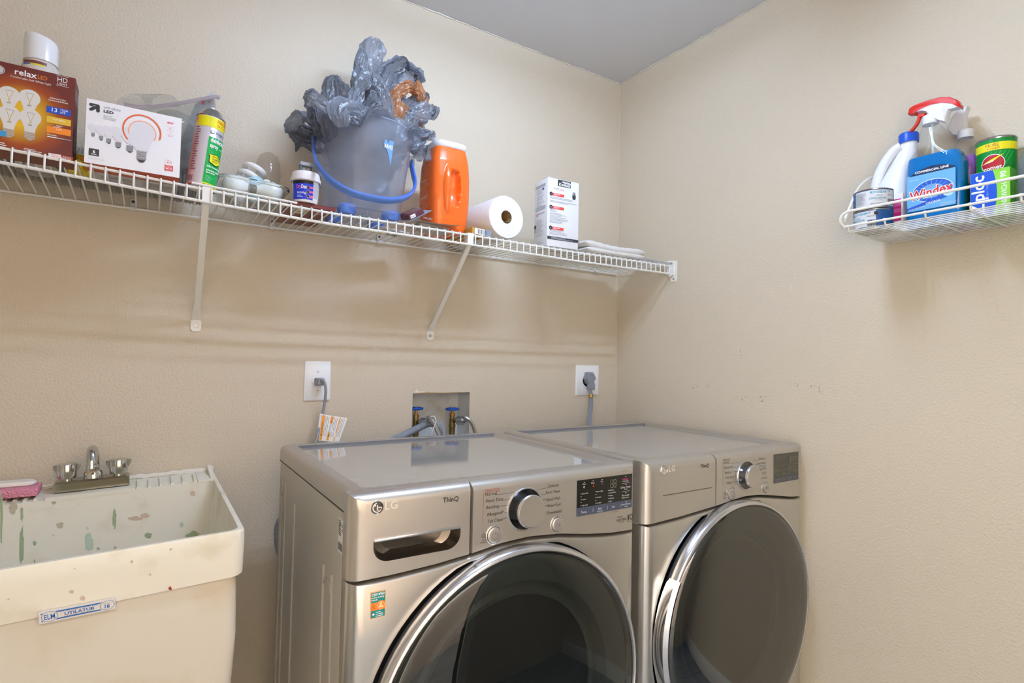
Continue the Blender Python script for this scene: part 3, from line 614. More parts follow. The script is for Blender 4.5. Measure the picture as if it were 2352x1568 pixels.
m = MB(); P = smoothpath(P, 8); m.tube(P, [.012 if i % 2 else .0104 for i in range(len(P))], 10); m.obj('rear_hose', tw, mat('grey_hose', '8b939e', .45), 25, loc=-Vector(tw.location))
P = [aty(985, 968, -.035), aty(990, 957, -.045), aty(998, 957, -.06), aty(1001, 968, -.068), aty(995, 985, -.068), aty(991, 998, -.066), aty(990, 1030, -.066)]
m = MB(); m.tube(smoothpath(P, 5), .0022, 6, flat=(1, .5)); m.rbox(aty(990, 984, -.067), (.006, .005, .006), .001); tag(m.obj('cable_tie', None, mat('white_nylon', 'e6e6df', .4)), 'white nylon cable tie binding the drain hose', 'cable tie')
# wall plates
def plate(name, label, x0, x1, z0, z1, big):
    cx, cz = (x0+x1)/2, (z0+z1)/2
    t = thing(name, label, 'wall plate', (cx, 0, cz))
    m = MB(); W_, H_ = x1-x0, z1-z0
    m.loft([[(x, 0, z) for x, z in rrect(W_, H_, .003, 3)], [(x, -.003, z) for x, z in rrect(W_, H_, .003, 3)], [(x, -.0055, z) for x, z in rrect(W_-.006, H_-.006, .003, 3)]], False, True); fixn(m.obj('plate', t, WPL))
    M = Matrix.Translation((0, -.005, 0)) @ YM
    m = MB()
    if big: m.lathe([(.027, .0005), (.027, .001), (.024, .001), (.0, .001)], 28, M); m.obj('receptacle', t, mat('black_receptacle', '1a1b1e', .4))
    else: m.lathe([(.0185, -.001), (.0185, .003), (.017, .004), (.0, .004)], 28, M); m.obj('receptacle', t, WPL)
    sp = ((-.02, .03), (.02, .03), (-.02, -.03), (.02, -.03)) if big else ((0, .0285), (0, -.0285))
    for x, z in sp:
        m = MB(); M2 = Matrix.Translation((x, -.005, z)) @ YM; m.lathe([(.0032, 0), (.003, .0014), (.0, .0018)], 12, M2); s = m.obj('screw', t, mat('screw_painted', 'c9cbd0', .35))
        l = Lab((x, -.007, z)); l.poly([(-.0026, -.0008), (.0026, .0004), (.0026, .0008), (-.0026, -.0004)], GRY); l.obj('screw_slot', s)
    return t
PX = [aty(700, 829, 0), aty(757, 919, 0), aty(1322, 838, 0), aty(1373, 907, 0)]
plate('outlet_plate', 'narrow white wall outlet plate above the warning tag', PX[0].x, PX[1].x, PX[1].z, PX[0].z, False)
plate('dryer_outlet_plate', 'wide white wall outlet plate above the dryer', PX[2].x, PX[3].x, PX[3].z, PX[2].z, True)
# washer cord with its warning tag
t = thing('washer_power_cord', 'grey washer power cord plugged into the narrow plate, with warning tag', 'power cord', aty(731, 876, -.006))
o = Vector(t.location)
q = lambda u, v, y: aty(u, v, y)-o
m = MB(); m.loft([[(x, -.003, z) for x, z in rrect(.026, .024, .004, 3)], [(x, -.02, z) for x, z in rrect(.026, .024, .004, 3)], [(x+.002, -.034, z) for x, z in rrect(.02, .016, .004, 3)]]); fixn(m.obj('plug', t, GREYP))
m = MB(); P = smoothpath([q(737, 873, -.038), q(744, 876, -.048), q(748, 892, -.05), q(747, 915, -.045), q(742, 945, -.04), q(736, 975, -.05), q(728, 1005, -.07), q(722, 1030, -.085), q(716, 1090, -.09)], 6)
m.tube(P, .0041, 10); m.obj('cord', t, GREYP)
m = MB(); A, B, C_, D_ = q(740, 951, -.055), q(798, 960, -.075), q(778, 1016, -.082), q(732, 1011, -.065)
n_ = (B-A).cross(D_-A).normalized()*.0006
m.loft([[A+n_, B+n_, C_+n_, D_+n_], [A-n_, B-n_, C_-n_, D_-n_]]); tg = fixn(m.obj('warning_tag', t, mat('tag_paper', 'f1f0ee', .5))); tg['label'] = 'white warning tag with orange stripes'
ux = (B-A); uy = (A-D_); l = Lab(D_, ux, uy); l.nn = -l.nn if (l.nn.y > 0) else l.nn; l.off = .0009
def tp(x, y): return A.lerp(B, x).lerp(D_.lerp(C_, x), 1-y)
l.wrap = lambda x, y, off: tp(x, y)+l.nn*off
OR2 = mat('tag_orange', 'f5a02a', .45)
l.rect(.015, .03, .12, .94, OR2); l.rect(.36, .03, .11, .94, OR2); l.rect(.70, .03, .05, .94, OR2)
for x0 in (.16, .22, .28, .5, .56, .62, .78, .84, .90): l.rect(x0, .22, .018, .72, GRY)
for x0 in (.045, .39): l.poly([(x0, .2), (x0+.07, .2), (x0+.035, .27)], INK)
l.text('WARNING', .10, .30, .06, INK, ang=PI/2, w=.4); l.text('ADVERTENCIA', .445, .30, .06, INK, ang=PI/2, w=.5)
l.rect(.15, .19, .2, .008, GRY); l.rect(.48, .19, .2, .008, GRY); l.obj('tag_print', tg)
m = MB(); a_, b_ = q(738, 950, -.045), q(733, 990, -.055); m.cyl(a_, b_, .0052, n=12); m.obj('tag_collar', t, mat('tag_paper', 'f1f0ee', .5))
# dryer cord
t = thing('dryer_power_cord', 'flat grey dryer cord with knobbed round plug in the wide plate', 'power cord', aty(1350, 870, -.006)); o = Vector(t.location)
M = Matrix.Translation((0, 0, .004)) @ YM
m = MB(); n = 36
m.loft([[M @ Vector(((.0235+.0016*math.cos(6*2*PI*i/n))*k*math.cos(2*PI*i/n), (.0265+.0016*math.cos(6*2*PI*i/n))*k*math.sin(2*PI*i/n), h)) for i in range(n)] for k, h in ((1, 0), (1, .016), (.9, .024), (.55, .026), (.5, .024))]); fixn(m.obj('plug', t, GREYP))
m = MB(); m.rbox((.004, -.016, -.03), (.03, .022, .03), .004); m.obj('plug_neck', t, GREYP)
q = lambda u, v, y: aty(u, v, y)-o
for k in (-1, 0, 1):
    m = MB(); P = smoothpath([q(1355+k*1.5, 893, -.026), q(1357.5+k*2.2, 908, -.028), q(1358+k*3, 930, -.035), q(1355+k*3, 955, -.05), q(1353+k*3, 985, -.07), q(1352+k*3, 1030, -.08)], 5)
    m.tube(P, .0033, 8); m.obj('cord_strand', t, GREYP)
m = MB(); m.cyl(q(1357, 905, -.028), q(1357.8, 911, -.029), .0085, n=12); m.obj('strain_clamp', t, mat('clamp_brass', 'c0a050', .3, .8))

# ================================================================== UTILITY TUB AND FAUCET
TUBM = mat('stained_cream_tub', 'd9d3c5', .55, bump=(60, .08, .002), mottle=(7, 'd0c3aa', .56, .8))
TUBIN = mat('stained_tub_inside', 'e8e5d6', .5, bump=(80, .08, .002), mottle=(9, 'cabf9f', .56, .82))
SINK = thing('utility_tub', 'stained cream floor-standing utility tub against the wall', 'sink', (-1.811, -.002, 0), (0, math.radians(-2), 0))
ZR = .8905; tw_, td_ = .604, .628; cyy = -.004-td_/2
def rr3(w_, d_, r, z, dy=0): return [(x, y+cyy+dy, z) for x, y in rrect(w_, d_, r, 4)]
def band_low(x): return ZR-.083-.012*(1-(x/.302)**2)
m = MB()
# outer apron, rim, inner walls as one shell
def lowring(w_, d_, r, dz): return [(x, y+cyy, band_low(x)+dz if y < -.1 else ZR-.083+dz) for x, y in rrect(w_, d_, r, 10)]
def R10(w_, d_, r, z): return [(x, y+cyy, z) for x, y in rrect(w_, d_, r, 10)]
def RI(w_, y0, y1, r, z): return [(x, y+(y0+y1)/2, z) for x, y in rrect(w_, y1-y0, r, 10)]
m.loft([lowring(tw_-.026, td_-.02, .02, .004), lowring(tw_-.006, td_-.006, .022, 0), R10(tw_+.0, td_, .022, ZR-.03), R10(tw_, td_, .02, ZR-.004), R10(tw_-.004, td_-.004, .02, ZR), R10(tw_-.02, td_-.02, .018, ZR), RI(tw_-.024, -td_+.010, -.122, .018, ZR-.004), RI(tw_-.07, -td_+.032, -.135, .03, ZR-.28), RI(tw_-.1, -td_+.05, -.15, .05, ZR-.33)], False, True)
fixn(m.obj('rim_and_basin', SINK, TUBIN))
m = MB(); m.loft([rr3(tw_-.026, td_-.02, .02, ZR-.07), rr3(tw_-.028, td_-.022, .02, ZR-.2), rr3(tw_-.05, td_-.05, .03, ZR-.36), rr3(tw_-.09, td_-.09, .04, ZR-.37)], False, True); fixn(m.obj('outer_shell', SINK, TUBM))
for sx in (-1, 1):
    for yy in (-.07, -td_+.06):
        m = MB(); L0 = .0105*(-sx)-.0
        m.loft([[(sx*(.25-k*.0)+a*w2, yy+b*w2, z) for a, b in ((-1, -1), (1, -1), (1, 1), (-1, 1))] for k, (z, w2) in enumerate(((max(0, sx*-.0) + (.0 if sx < 0 else -.0) + .012, .016), (ZR-.36, .026)))]); m.obj('leg', SINK, TUBM)
# back ledge with soap grooves
zl = ZR-.003
x0, x1 = -tw_/2+.012, tw_/2-.012
m = MB()
for (a_, b_) in ((aty(108, 1120, -.1).x+1.842, aty(312, 1095, -.1).x+1.842),):
    m.box(((a_+b_)/2, -.064, zl-.001), (b_-a_, .118, .010)); 
m.obj('faucet_ledge', SINK, TUBIN)
for (ua, ub, n) in ((318, 448, 6), (-60, 86, 7)):
    for i in range(n):
        u = lerp(ua, ub, i/(n-1)); p = aty(u, 1108+(330-u)*.12, -.09); x = p.x+1.842
        m = MB(); m.loft([[(x-.0045, -.118, zl-.005), (x+.0045, -.118, zl-.005), (x+.003, -.118, zl+.004), (x-.003, -.118, zl+.004)], [(x-.0045, -.04, zl-.005), (x+.0045, -.04, zl-.005), (x+.003, -.04, zl+.008), (x-.003, -.04, zl+.008)]]); m.obj('soap_rib', SINK, TUBIN)
xa = aty(452, 1100, -.09).x+1.842
m = MB(); m.rbox(((xa+x1)/2, -.064, zl-.001), (x1-xa, .118, .009), .002); m.obj('ledge_end', SINK, TUBIN)
m = MB(); m.loft([[(x1-.004, -.126, ZR-.006), (x1+.006, -.126, ZR-.006), (x1+.006, -.126, ZR+.002), (x1-.004, -.126, ZR+.001)], [(x1-.004, -.012, ZR-.006), (x1+.006, -.012, ZR-.006), (x1+.006, -.012, ZR+.018), (x1-.004, -.012, ZR+.018)]]); m.obj('end_web', SINK, TUBIN)
rnd = random.Random(6); m = MB(); P = [(lerp(-tw_/2, tw_/2, i/60), -.006, ZR+.004+rnd.uniform(-.001, .002)) for i in range(61)]
m.tube(P, [rnd.uniform(.005, .0075) for _ in P], 6); m.obj('caulk_bead', SINK, mat('white_caulk', 'e4e0d4', .6))
# paint drips and stains
GD = mat('green_paint_drip', 'a3b392', .5); TD = mat('teal_stain', 'bccfc0', .6); BD = mat('brown_stain', 'cdb9a2', .6); DD = mat('dark_stain', 'bbb59f', .6); RD_ = mat('red_stain', 'a03a28', .6)
l = Lab(); rnd = random.Random(12)
MI = Matrix.Rotation(math.radians(-2), 4, 'Y').inverted()
def onback(u, v):
    # inner back wall of the tub: slopes forward by .013 over .28
    p = aty(u, v, -.127); return MI @ (p-Vector((-1.811, 0, 0)))
def blob(u, v, ru, rv, m_, n=18, j=.26):
    l.off = .0; l.use(m_); vs = []
    for i in range(n):
        k = 1+rnd.uniform(-j, j); a = 2*PI*i/n; q = onback(u+ru*k*math.cos(a), v+rv*k*math.sin(a)); q.y = -.1226-.013*max(0, (ZR-.004-q.z))/.276; vs.append(q)
    l.add(vs, [tuple(range(n))])
def flush(nm):
    global l
    l.obj(nm, SINK); l = Lab()
for (u, v, ru, rv, m_, nm) in ((50, 1253, 5, 46, GD, 'paint_drip'), (50, 1180, 3.5, 18, GD, 'paint_drip'), (3, 1190, 3, 60, GD, 'paint_drip'), (263, 1190, 5, 23, GD, 'paint_drip'), (341, 1229, 8, 7, GD, 'paint_drip'), (444, 1228, 15, 9, GD, 'paint_drip'), (80, 1246, 4, 5, GD, 'paint_drip'), (124, 1153, 5, 5, GD, 'paint_drip'), (30, 1165, 9, 14, DD, 'stain'), (205, 1245, 11, 20, TD, 'stain'), (417, 1204, 5, 6, TD, 'stain'), (201, 1212, 3, 2, TD, 'stain'), (296, 1165, 7, 10, TUBIN, 'stain'), (310, 1190, 16, 5, BD, 'stain'), (332, 1183, 10, 6, BD, 'stain'), (443, 1133, 6, 6, BD, 'stain'), (226, 1258, 4, 3, DD, 'stain'), (265, 1256, 4, 3, DD, 'stain'), (138, 1205, 8, 6, DD, 'stain'), (80, 1288, 2, 5, GD, 'paint_drip'), (123, 1228, 2, 2, DD, 'stain')):
    blob(u, v, ru, rv, m_); flush(nm)
# marks on the apron
def onfront(u, v): return MI @ (aty(u, v, -.634)-Vector((-1.811, 0, 0)))
for (u, v, ru, rv, m_) in ((391, 1350, 4, 4, RD_), (166, 1358, 5, 4, BD), (190, 1373, 5, 6, BD), (392, 1261, 3, 3, DD), (345, 1318, 2.5, 2.5, DD), (303, 1289, 3, 3, BD), (20, 1374, 3, 2, BD), (172, 1305, 2, 1.5, DD)):
    l = Lab(); l.use(m_); l.add([onfront(u+ru*(1+rnd.uniform(-.4, .4))*math.cos(2*PI*i/9), v+rv*(1+rnd.uniform(-.4, .4))*math.sin(2*PI*i/9)) for i in range(9)], [tuple(range(9))]); l.obj('stain', SINK)
# blue maker's sticker
cs = [onfront(88, 1405), onfront(265, 1372), onfront(265, 1396), onfront(91, 1432)]
for c_ in cs: c_.y -= .0008
A, B, C_, D_ = cs
m = MB(); bk = Vector((0, .004, 0)); m.loft([[A, B, C_, D_], [A+bk, B+bk, C_+bk, D_+bk]]); stk = fixn(m.obj('maker_sticker', SINK, mat('sticker_white', 'dcd8d4', .5))); stk['label'] = 'blue and white maker sticker'
l = Lab(D_, B-A, A-D_); w_ = (B-A).length; h_ = (A-D_).length; SB = mat('sticker_blue', '1f6ab4', .5)
l.wrap = lambda x, y, off: D_.lerp(C_, x/w_).lerp(A.lerp(B, x/w_), y/h_)+Vector((0, -off, 0))
l.rect(.003, .0025, w_-.006, h_-.005, SB); l.rect(h_*1.05, .0047, w_-h_*2.05, h_-.0094, MATS['sticker_white'])
for cx in (.004+h_*.5, w_-h_*.58):
    l.disc(cx, h_/2, h_*.60, MATS['sticker_white'], ry=h_*.47); l.disc(cx, h_/2, h_*.55, SB, ry=h_*.42) if cx < w_/2 else l.ring(cx, h_/2, h_*.49, h_*.53, SB, 30, ry=.8)
    if cx < w_/2: l.ring(cx, h_/2, h_*.47, h_*.51, MATS['sticker_white'], 30, ry=.76); l.disc(cx, h_/2, h_*.47, MATS['sticker_white'], ry=h_*.36)
l.text('ELM', .004+h_*.5, h_*.28, h_*.44, SB, w=h_*.72, al='C', bold=.02); l.text('MODEL', w_-h_*.58, h_*.60, h_*.14, GRY, al='C', w=h_*.5); l.text('18', w_-h_*.58, h_*.25, h_*.32, SB, al='C', bold=.03)
l.text('E.L. MUSTEE & SONS, INC', w_*.52, h_*.66, h_*.11, SB, al='C', w=w_*.48); l.text('UTILATUB', w_*.52, h_*.37, h_*.25, SB, al='C', w=w_*.39, bold=.03); l.text('CLEVELAND, OHIO 44142', w_*.50, h_*.24, h_*.09, INK, al='C', w=w_*.36)
l.obj('sticker_print', stk)
# faucet
CH2 = mat('worn_chrome', 'c9cbcb', .13, 1.0, bump=(40, .06, .002))
fl, fr_ = aty(124, 1120, -.085), aty(298, 1100, -.085); fw = fr_.x-fl.x; fx = (fl.x+fr_.x)/2
zf0 = .8905 + (fx+1.842)*math.tan(math.radians(2)) + .003
FA = thing('faucet', 'worn chrome two-handle faucet on the tub ledge', 'faucet', (fx, -.068, zf0), (0, math.radians(-2), 0))
m = MB(); m.loft([[(x, y, 0) for x, y in rrect(fw, .05, .004, 2)], [(x, y, .02) for x, y in rrect(fw, .05, .004, 2)], [(x, y, .024) for x, y in rrect(fw-.006, .044, .006, 2)]]); fixn(m.obj('base_plate', FA, mat('brassy_chrome', 'b3ad9a', .16, 1.0)))
m = MB(); m.lathe([(.0205, .023), (.0195, .036), (.017, .041), (.0125, .0425), (.0, .043)], 28); m.obj('spout_collar', FA, CH2)
m = MB(); P = smoothpath([(0, .004, .04), (0, .004, .066), (0, -.004, .083), (.0, -.022, .094), (.0, -.042, .088), (.0, -.052, .072), (.0, -.054, .062)], 5); m.tube(P, [lerp(.0135, .0115, min(1, i/12)) for i in range(len(P))], 16); m.obj('spout', FA, CH2)
m = MB(); M = Matrix.Translation((0, -.054, 0)); m.lathe([(.0125, .064), (.014, .060), (.014, .055), (.0125, .054), (.0125, .050), (.0105, .0495)], 20, M); ae = m.obj('aerator', FA, CH2)
m = MB(); m.lathe([(.012, .0495), (.0115, .046), (.0, .046)], 18, M); m.obj('aerator_ring', ae, mat('corroded_ring', 'b39a78', .7))
for sx in (-1, 1):
    m = MB(); M = Matrix.Translation((sx*fw*.345, .0, 0)); m.lathe([(.010, .024), (.010, .027), (.0185, .029), (.0195, .034), (.0205, .060), (.019, .063), (.0, .064)], 28, M); h = m.obj('handle', FA, CH2)
    for k in (-1, 1):
        m = MB(); x = sx*fw*.345
        m.loft([[(x+k*.017, -.003+dy, .036) , (x+k*.0255, -.002+dy, .052), (x+k*.0265, -.002+dy, .060), (x+k*.018, -.003+dy, .062)] for dy in (0, .006)]); fixn(m.obj('handle_wing', h, CH2))
# sponge and the flat bar lying on it
p0, p1 = aty(-40, 1128, -.09), aty(90, 1118, -.09)
sp_z = .8905+((p0.x+p1.x)/2+1.842)*math.tan(math.radians(2))+.004
m = MB(); m.rbox((0, 0, .0115), (p1.x-p0.x, .068, .019), .003, 2); tag(m.obj('sponge', None, mat('pink_sponge', 'e596ac', .95, bump=(240, 1.0, .006, 1)), loc=((p0.x+p1.x)/2, -.075, sp_z)), 'pink cellulose sponge lying on the tub ledge', 'sponge')
m = MB(); pts = [(x, y) for x, y in rrect(.13, .042, .018, 5)]
m.loft([[(x*.96, y*.9, .0215) for x, y in pts], [(x, y, .0235) for x, y in pts], [(x, y, .027) for x, y in pts], [(x*.95, y*.88, .0305+.003*math.cos(x*25)) for x, y in pts]]); tag(fixn(m.obj('soap_bar', None, mat('white_soap', 'ece8e0', .5), loc=((p0.x+p1.x)/2-.025, -.06, sp_z))), 'flat white bar lying on top of the pink sponge', 'soap bar')

# ================================================================== WIRE SHELF ON THE BACK WALL
WIRE = mat('white_vinyl_wire', 'e9e8e2', .35)
SHZ = 1.612
LOWR = [(-2.75, 1.618), (-1.942, 1.6005), (-1.597, 1.583), (-1.311, 1.5741), (-1.145, 1.5748), (-.8987, 1.5744), (-.492, 1.572), (-.0335, 1.5752), (0, 1.5755)]
YSF = -.303
def zfront(x): return interp(x, LOWR)+.0345      # deck height at the front edge
def deck(x, y): return lerp(SHZ, zfront(x), min(1, max(0, -y/-YSF)))+.0024 if False else lerp(SHZ, zfront(x), min(1, max(0, y/YSF)))+.0022
SH = thing('wire_shelf', 'long white vinyl wire shelf braced to the back wall', 'shelf', (0, 0, 0))
XS0, XS1 = -2.70, -.012
n = int((XS1-XS0)/.0254)
for i in range(n+1):
    x = XS1-.006-i*.0254
    m = MB(); zf = zfront(x); m.tube([(x, -.004, SHZ), (x, YSF+.006, zf), (x, YSF-.0005, zf-.0015), (x, YSF-.0035, zf-.006), (x, YSF-.0035, zf-.0355)], .0021, 6); m.obj('wire', SH, WIRE)
xs = [lerp(XS0, XS1, i/40) for i in range(41)]
for nm, f_, r in (('back_rail', lambda x: (x, -.009, SHZ-.0045), .0031), ('front_top_rail', lambda x: (x, YSF+.003, zfront(x)-.0048), .0032), ('front_lower_rail', lambda x: (x, YSF-.0005, zfront(x)-.0345), .0036)):
    m = MB(); m.tube([f_(x) for x in xs], r, 8); m.obj(nm, SH, WIRE)
m = MB(); xa, xb = aty(440, 425, -.3).x, aty(682, 468, -.3).x; m.tube([(lerp(xa, xb, i/6), YSF+.001, zfront(lerp(xa, xb, i/6))+.0048) for i in range(7)], .0027, 8); m.obj('splice_rod', SH, WIRE)
for (uf, vf, ut) in ((450, 745, 470), (988, 768, 1080)):
    f0 = aty(uf, vf, -.002); tt = aty(ut, 560, -.3); zt = zfront(tt.x)-.0325
    A = Vector((f0.x, -.003, f0.z+.012)); B = Vector((tt.x, YSF+.004, zt)); d = (B-A).normalized()
    m = MB(); sx = Vector((1, 0, 0)); nn = d.cross(sx).normalized(); rings = []
    for k, w2, hh in ((0, .011, .001), (.06, .0105, .002), (.16, .0075, .006), (.5, .0075, .0065), (1, .0075, .0065)):
        c = A.lerp(B, k); rings.append([c-sx*w2, c-sx*w2*.8+nn*hh, c+sx*w2*.8+nn*hh, c+sx*w2, c+sx*w2*.6+nn*hh*.3, c-sx*w2*.6+nn*hh*.3])
    m.loft(rings); br = fixn(m.obj('brace', SH, WIRE))
    m = MB(); m.loft([[(f0.x+x, y_, f0.z+z-.002) for x, z in rrect(.026, .034, .009, 4)] for y_ in (-.0005, -.003)]); fixn(m.obj('brace_foot', br, WIRE))
    m = MB(); M = Matrix.Translation((f0.x, -.003, f0.z-.004)) @ YM; m.lathe([(.0048, 0), (.0045, .0018), (.0, .0025)], 14, M); m.obj('screw', br, mat('zinc', 'b9bcbc', .3, .9))
    m = MB(); m.loft([[(tt.x-.009, YSF-.001, zt-.004), (tt.x+.009, YSF-.001, zt-.004), (tt.x+.009, YSF-.001, zt+.034), (tt.x-.009, YSF-.001, zt+.034)], [(tt.x-.009, YSF+.014, zt-.004), (tt.x+.009, YSF+.014, zt-.004), (tt.x+.009, YSF+.03, zt+.03), (tt.x-.009, YSF+.03, zt+.03)]]); fixn(m.obj('brace_clip', br, WIRE))
for (u, v) in ((306, 465), (625, 510), (870, 550), (1240, 600), (1368, 615)):
    p = aty(u, v, -.006)
    m = MB(); m.rbox((p.x, -.005, SHZ+.006), (.014, .010, .034), .003); m.cyl((p.x-.008, -.010, SHZ-.005), (p.x+.008, -.010, SHZ-.005), .0062, n=12); c = m.obj('wall_clip', SH, mat('clip_nylon', 'd9d8d2', .4))
    m = MB(); M = Matrix.Translation((p.x, -.010, SHZ+.013)) @ YM; m.lathe([(.0042, 0), (.004, .0016), (.0015, .002), (.001, .001), (.0, .001)], 12, M); m.obj('screw', c, mat('screw_dark', '5d6166', .35, .9))
# end bracket on the right wall
z0 = zfront(0)
m = MB()
m.loft([[(x, YSF-.006+y, z0+z) for y, z in ((-.022, .014), (.03, .02), (.03, -.036), (.012, -.05), (.006, -.066), (-.018, -.066), (-.022, -.06))] for x in (-.003, -.0005)])
eb = fixn(m.obj('end_bracket', SH, WIRE))
m = MB(); m.loft([[(x, YSF-.006+y, z0+z) for y, z in ((-.010, .008), (.022, .008), (.022, -.014), (.016, -.042), (.0, -.046), (-.010, -.040))] for x in (-.014, -.002)]); fixn(m.obj('bracket_socket', eb, WIRE))
for dy, dz in ((-.006, -.056), (-.006, .004)):
    m = MB(); M = Matrix.Translation((-.003 if dz < 0 else -.0142, YSF-.006+dy, z0+dz)) @ Matrix.Rotation(-PI/2, 4, 'Y'); m.lathe([(.004, 0), (.0035, .0015), (.0, .002)], 10, M); m.obj('screw', eb, mat('zinc', 'b9bcbc', .3, .9))
m = MB(); a_, b_ = (-.045, YSF+.012, z0+.0085), (-.013, YSF-.011, z0+.006)
m.loft([[(-.052, YSF+.03, z0+.009), (-.038, YSF+.03, z0+.009), (-.004, YSF-.012, z0+.007), (-.021, YSF-.013, z0+.007)], [(-.052, YSF+.03, z0+.0098), (-.038, YSF+.03, z0+.0098), (-.004, YSF-.012, z0+.0078), (-.021, YSF-.013, z0+.0078)]]); tag(fixn(m.obj('tape_strip', None, mat('pale_blue_tape', 'c4dde4', .4))), 'pale blue tape strip folded over the shelf end', 'tape')

# ================================================================== WIRE BASKET ON THE RIGHT WALL
BK = thing('wire_basket', 'white wire basket shelf hung on the right wall', 'basket shelf', (0, 0, 0))
BX, BY0, BY1, BZ = -.222, -1.072, -1.72, 1.5715
for i in range(13):
    x = lerp(-.004, BX, i/12)
    m = MB(); m.tube([(x, BY0, BZ), (x, BY1, BZ)], .0016, 6); m.obj('long_wire', BK, WIRE)
for y in [BY0-.001-.0835*i for i in range(8)]:
    m = MB(); m.tube(smoothpath([(-.003, y, BZ-.004), (BX*.6, y, BZ-.004), (BX+.004, y, BZ-.003), (BX-.008, y, BZ+.004), (BX-.0125, y, BZ+.014)], 3), .0023, 6); m.obj('cross_wire', BK, WIRE)
m = MB(); m.tube([(BX-.013, BY0+.004, BZ+.010), (BX-.013, BY1, BZ+.010)], .0029, 8); m.obj('front_rail', BK, WIRE)
hd = smoothpath([(-.003, BY0+.02, BZ+.178), (-.02, BY0+.02, BZ+.178), (-.08, BY0+.018, BZ+.168), (-.15, BY0+.014, BZ+.125), (-.205, BY0+.008, BZ+.066), (BX-.02, BY0+.004, BZ+.022)], 5)
up_ = smoothpath([(BX-.012, BY0+.006, BZ+.008), (BX-.024, BY0+.010, BZ+.02), (BX-.027, BY0+.006, BZ+.036), (BX-.026, BY0-.008, BZ+.044), (BX-.025, BY0-.03, BZ+.0445)], 4) + [Vector((BX-.025, BY1, BZ+.0445))]
m = MB(); m.tube(up_, .0034, 8); m.obj('upper_rail', BK, WIRE)
m = MB(); m.tube(hd, .0032, 8); m.obj('end_loop', BK, WIRE)
m = MB(); m.tube([(-.0035, BY0+.02, BZ+.178), (-.0035, BY1, BZ+.178)], .0028, 8); m.obj('wall_rail', BK, WIRE)
# ================================================================== THINGS ON THE WIRE SHELF
def pl(o, y):
    """pixel -> local (x, z) on the upright plane y of a thing at o"""
    o = Vector(o)
    return lambda u, v: (aty(u, v, y).x-o.x, aty(u, v, y).z-o.z)
# ---- red bulb carton
def glow_mat():
    m = bpy.data.materials.new('maroon_carton_print'); m.use_nodes = True; nt = m.node_tree; b = nt.nodes['Principled BSDF']; N = nt.nodes.new; L = nt.links.new
    tc = N('ShaderNodeTexCoord'); mp = N('ShaderNodeMapping'); gr = N('ShaderNodeTexGradient'); gr.gradient_type = 'SPHERICAL'; r = N('ShaderNodeValToRGB')
    mp.inputs['Location'].default_value = (-.55, 0, -.95); mp.inputs['Scale'].default_value = (11.5, 0, 11.5); mp.vector_type = 'POINT'
    L(tc.outputs['Object'], mp.inputs[0]); L(mp.outputs[0], gr.inputs[0]); L(gr.outputs['Fac'], r.inputs[0]); L(r.outputs[0], b.inputs['Base Color'])
    e = r.color_ramp.elements; e[0].position = 0; e[0].color = (*lin('6b2a24'), 1); e[1].position = .75; e[1].color = (*lin('e2b41e'), 1)
    k = e.new(.28); k.color = (*lin('9c4416'), 1); b.inputs['Roughness'].default_value = .4
    return m
yf = -.300; o = aty(165, 372, yf); rx0 = o.x-.127
RB = thing('bulb_carton', 'maroon and orange light bulb carton picturing four bulbs, at the shelf edge', 'box', (rx0, yf, o.z))
H_ = aty(167, 178, yf).z-o.z; W_ = .127; Dp = .066
m = MB(); m.rbox((W_/2, Dp/2, H_/2), (W_, Dp, H_), .0012, 1); bd = m.obj('carton', RB, mat('maroon_card', '6b2a24', .45))
f = pl(RB.location, yf)
l = Lab((0, -.0001, 0)); gm = glow_mat(); l.poly([(.0008, .0008), (W_-.0008, .0008), (W_-.0008, H_-.0008), (.0008, H_-.0008)], gm)
# shift the glow to where the bulbs are
mp_ = [n_ for n_ in gm.node_tree.nodes if n_.type == 'MAPPING'][0]; gx, gz = f(45, 262); mp_.inputs['Location'].default_value = (-gx*11.5, 0, -gz*11.5)
BW = mat('printed_bulb', 'dcdad6', .4); BW2 = mat('printed_bulb_cap', 'b6b2ac', .4); FIL = mat('printed_filament', 'c9a24a', .4)
def pbulb(l, x, z, s, m1=BW, m2=BW2, fil=True):
    """printed lamp: globe centre x, z, radius s"""
    P = [(x+s*math.cos(a), z+s*math.sin(a)) for a in [lerp(-.75, PI+.75, i/22) for i in range(23)]] + [(x-s*.52, z-s*1.35), (x-s*.48, z-s*1.75), (x+s*.48, z-s*1.75), (x+s*.52, z-s*1.35)]
    l.poly(P, m1)
    for k in range(4): l.rect(x-s*.5, z-s*(1.9+.2*k), s, s*.15, m2); l.off -= .00002
    l.off += .00002; l.poly([(x-s*.42, z-s*2.55), (x-s*.1, z-s*2.75), (x+s*.1, z-s*2.75), (x+s*.42, z-s*2.55)], m2)
    if fil:
        for k in (-1, 1): l.poly([(x+k*s*.33, z+s*.5), (x+k*s*.33+s*.05, z+s*.5), (x-k*s*.1+s*.05, z-s*.9), (x-k*s*.1, z-s*.9)], FIL)
        l.rect(x-s*.36, z+s*.5, s*.72, s*.05, GRY); l.rect(x-s*.18, z-s*1.0, s*.36, s*.12, GRY)
for (u, v) in ((21, 218), (68, 225), (22, 262), (70, 270)): x, z = f(u, v); pbulb(l, x, z, .0172)
x, z = f(34, 170); l.text('relax', x, z, .0125, WHT, w=.0345, bold=.015); x, z = f(87, 181); l.text('LED', x, z, .0085, ORG, w=.0150)
x, z = f(24, 176.5); l.text('Comfortable Soft White Light', x, z, .0042, WHT, w=.064, ang=-.0)
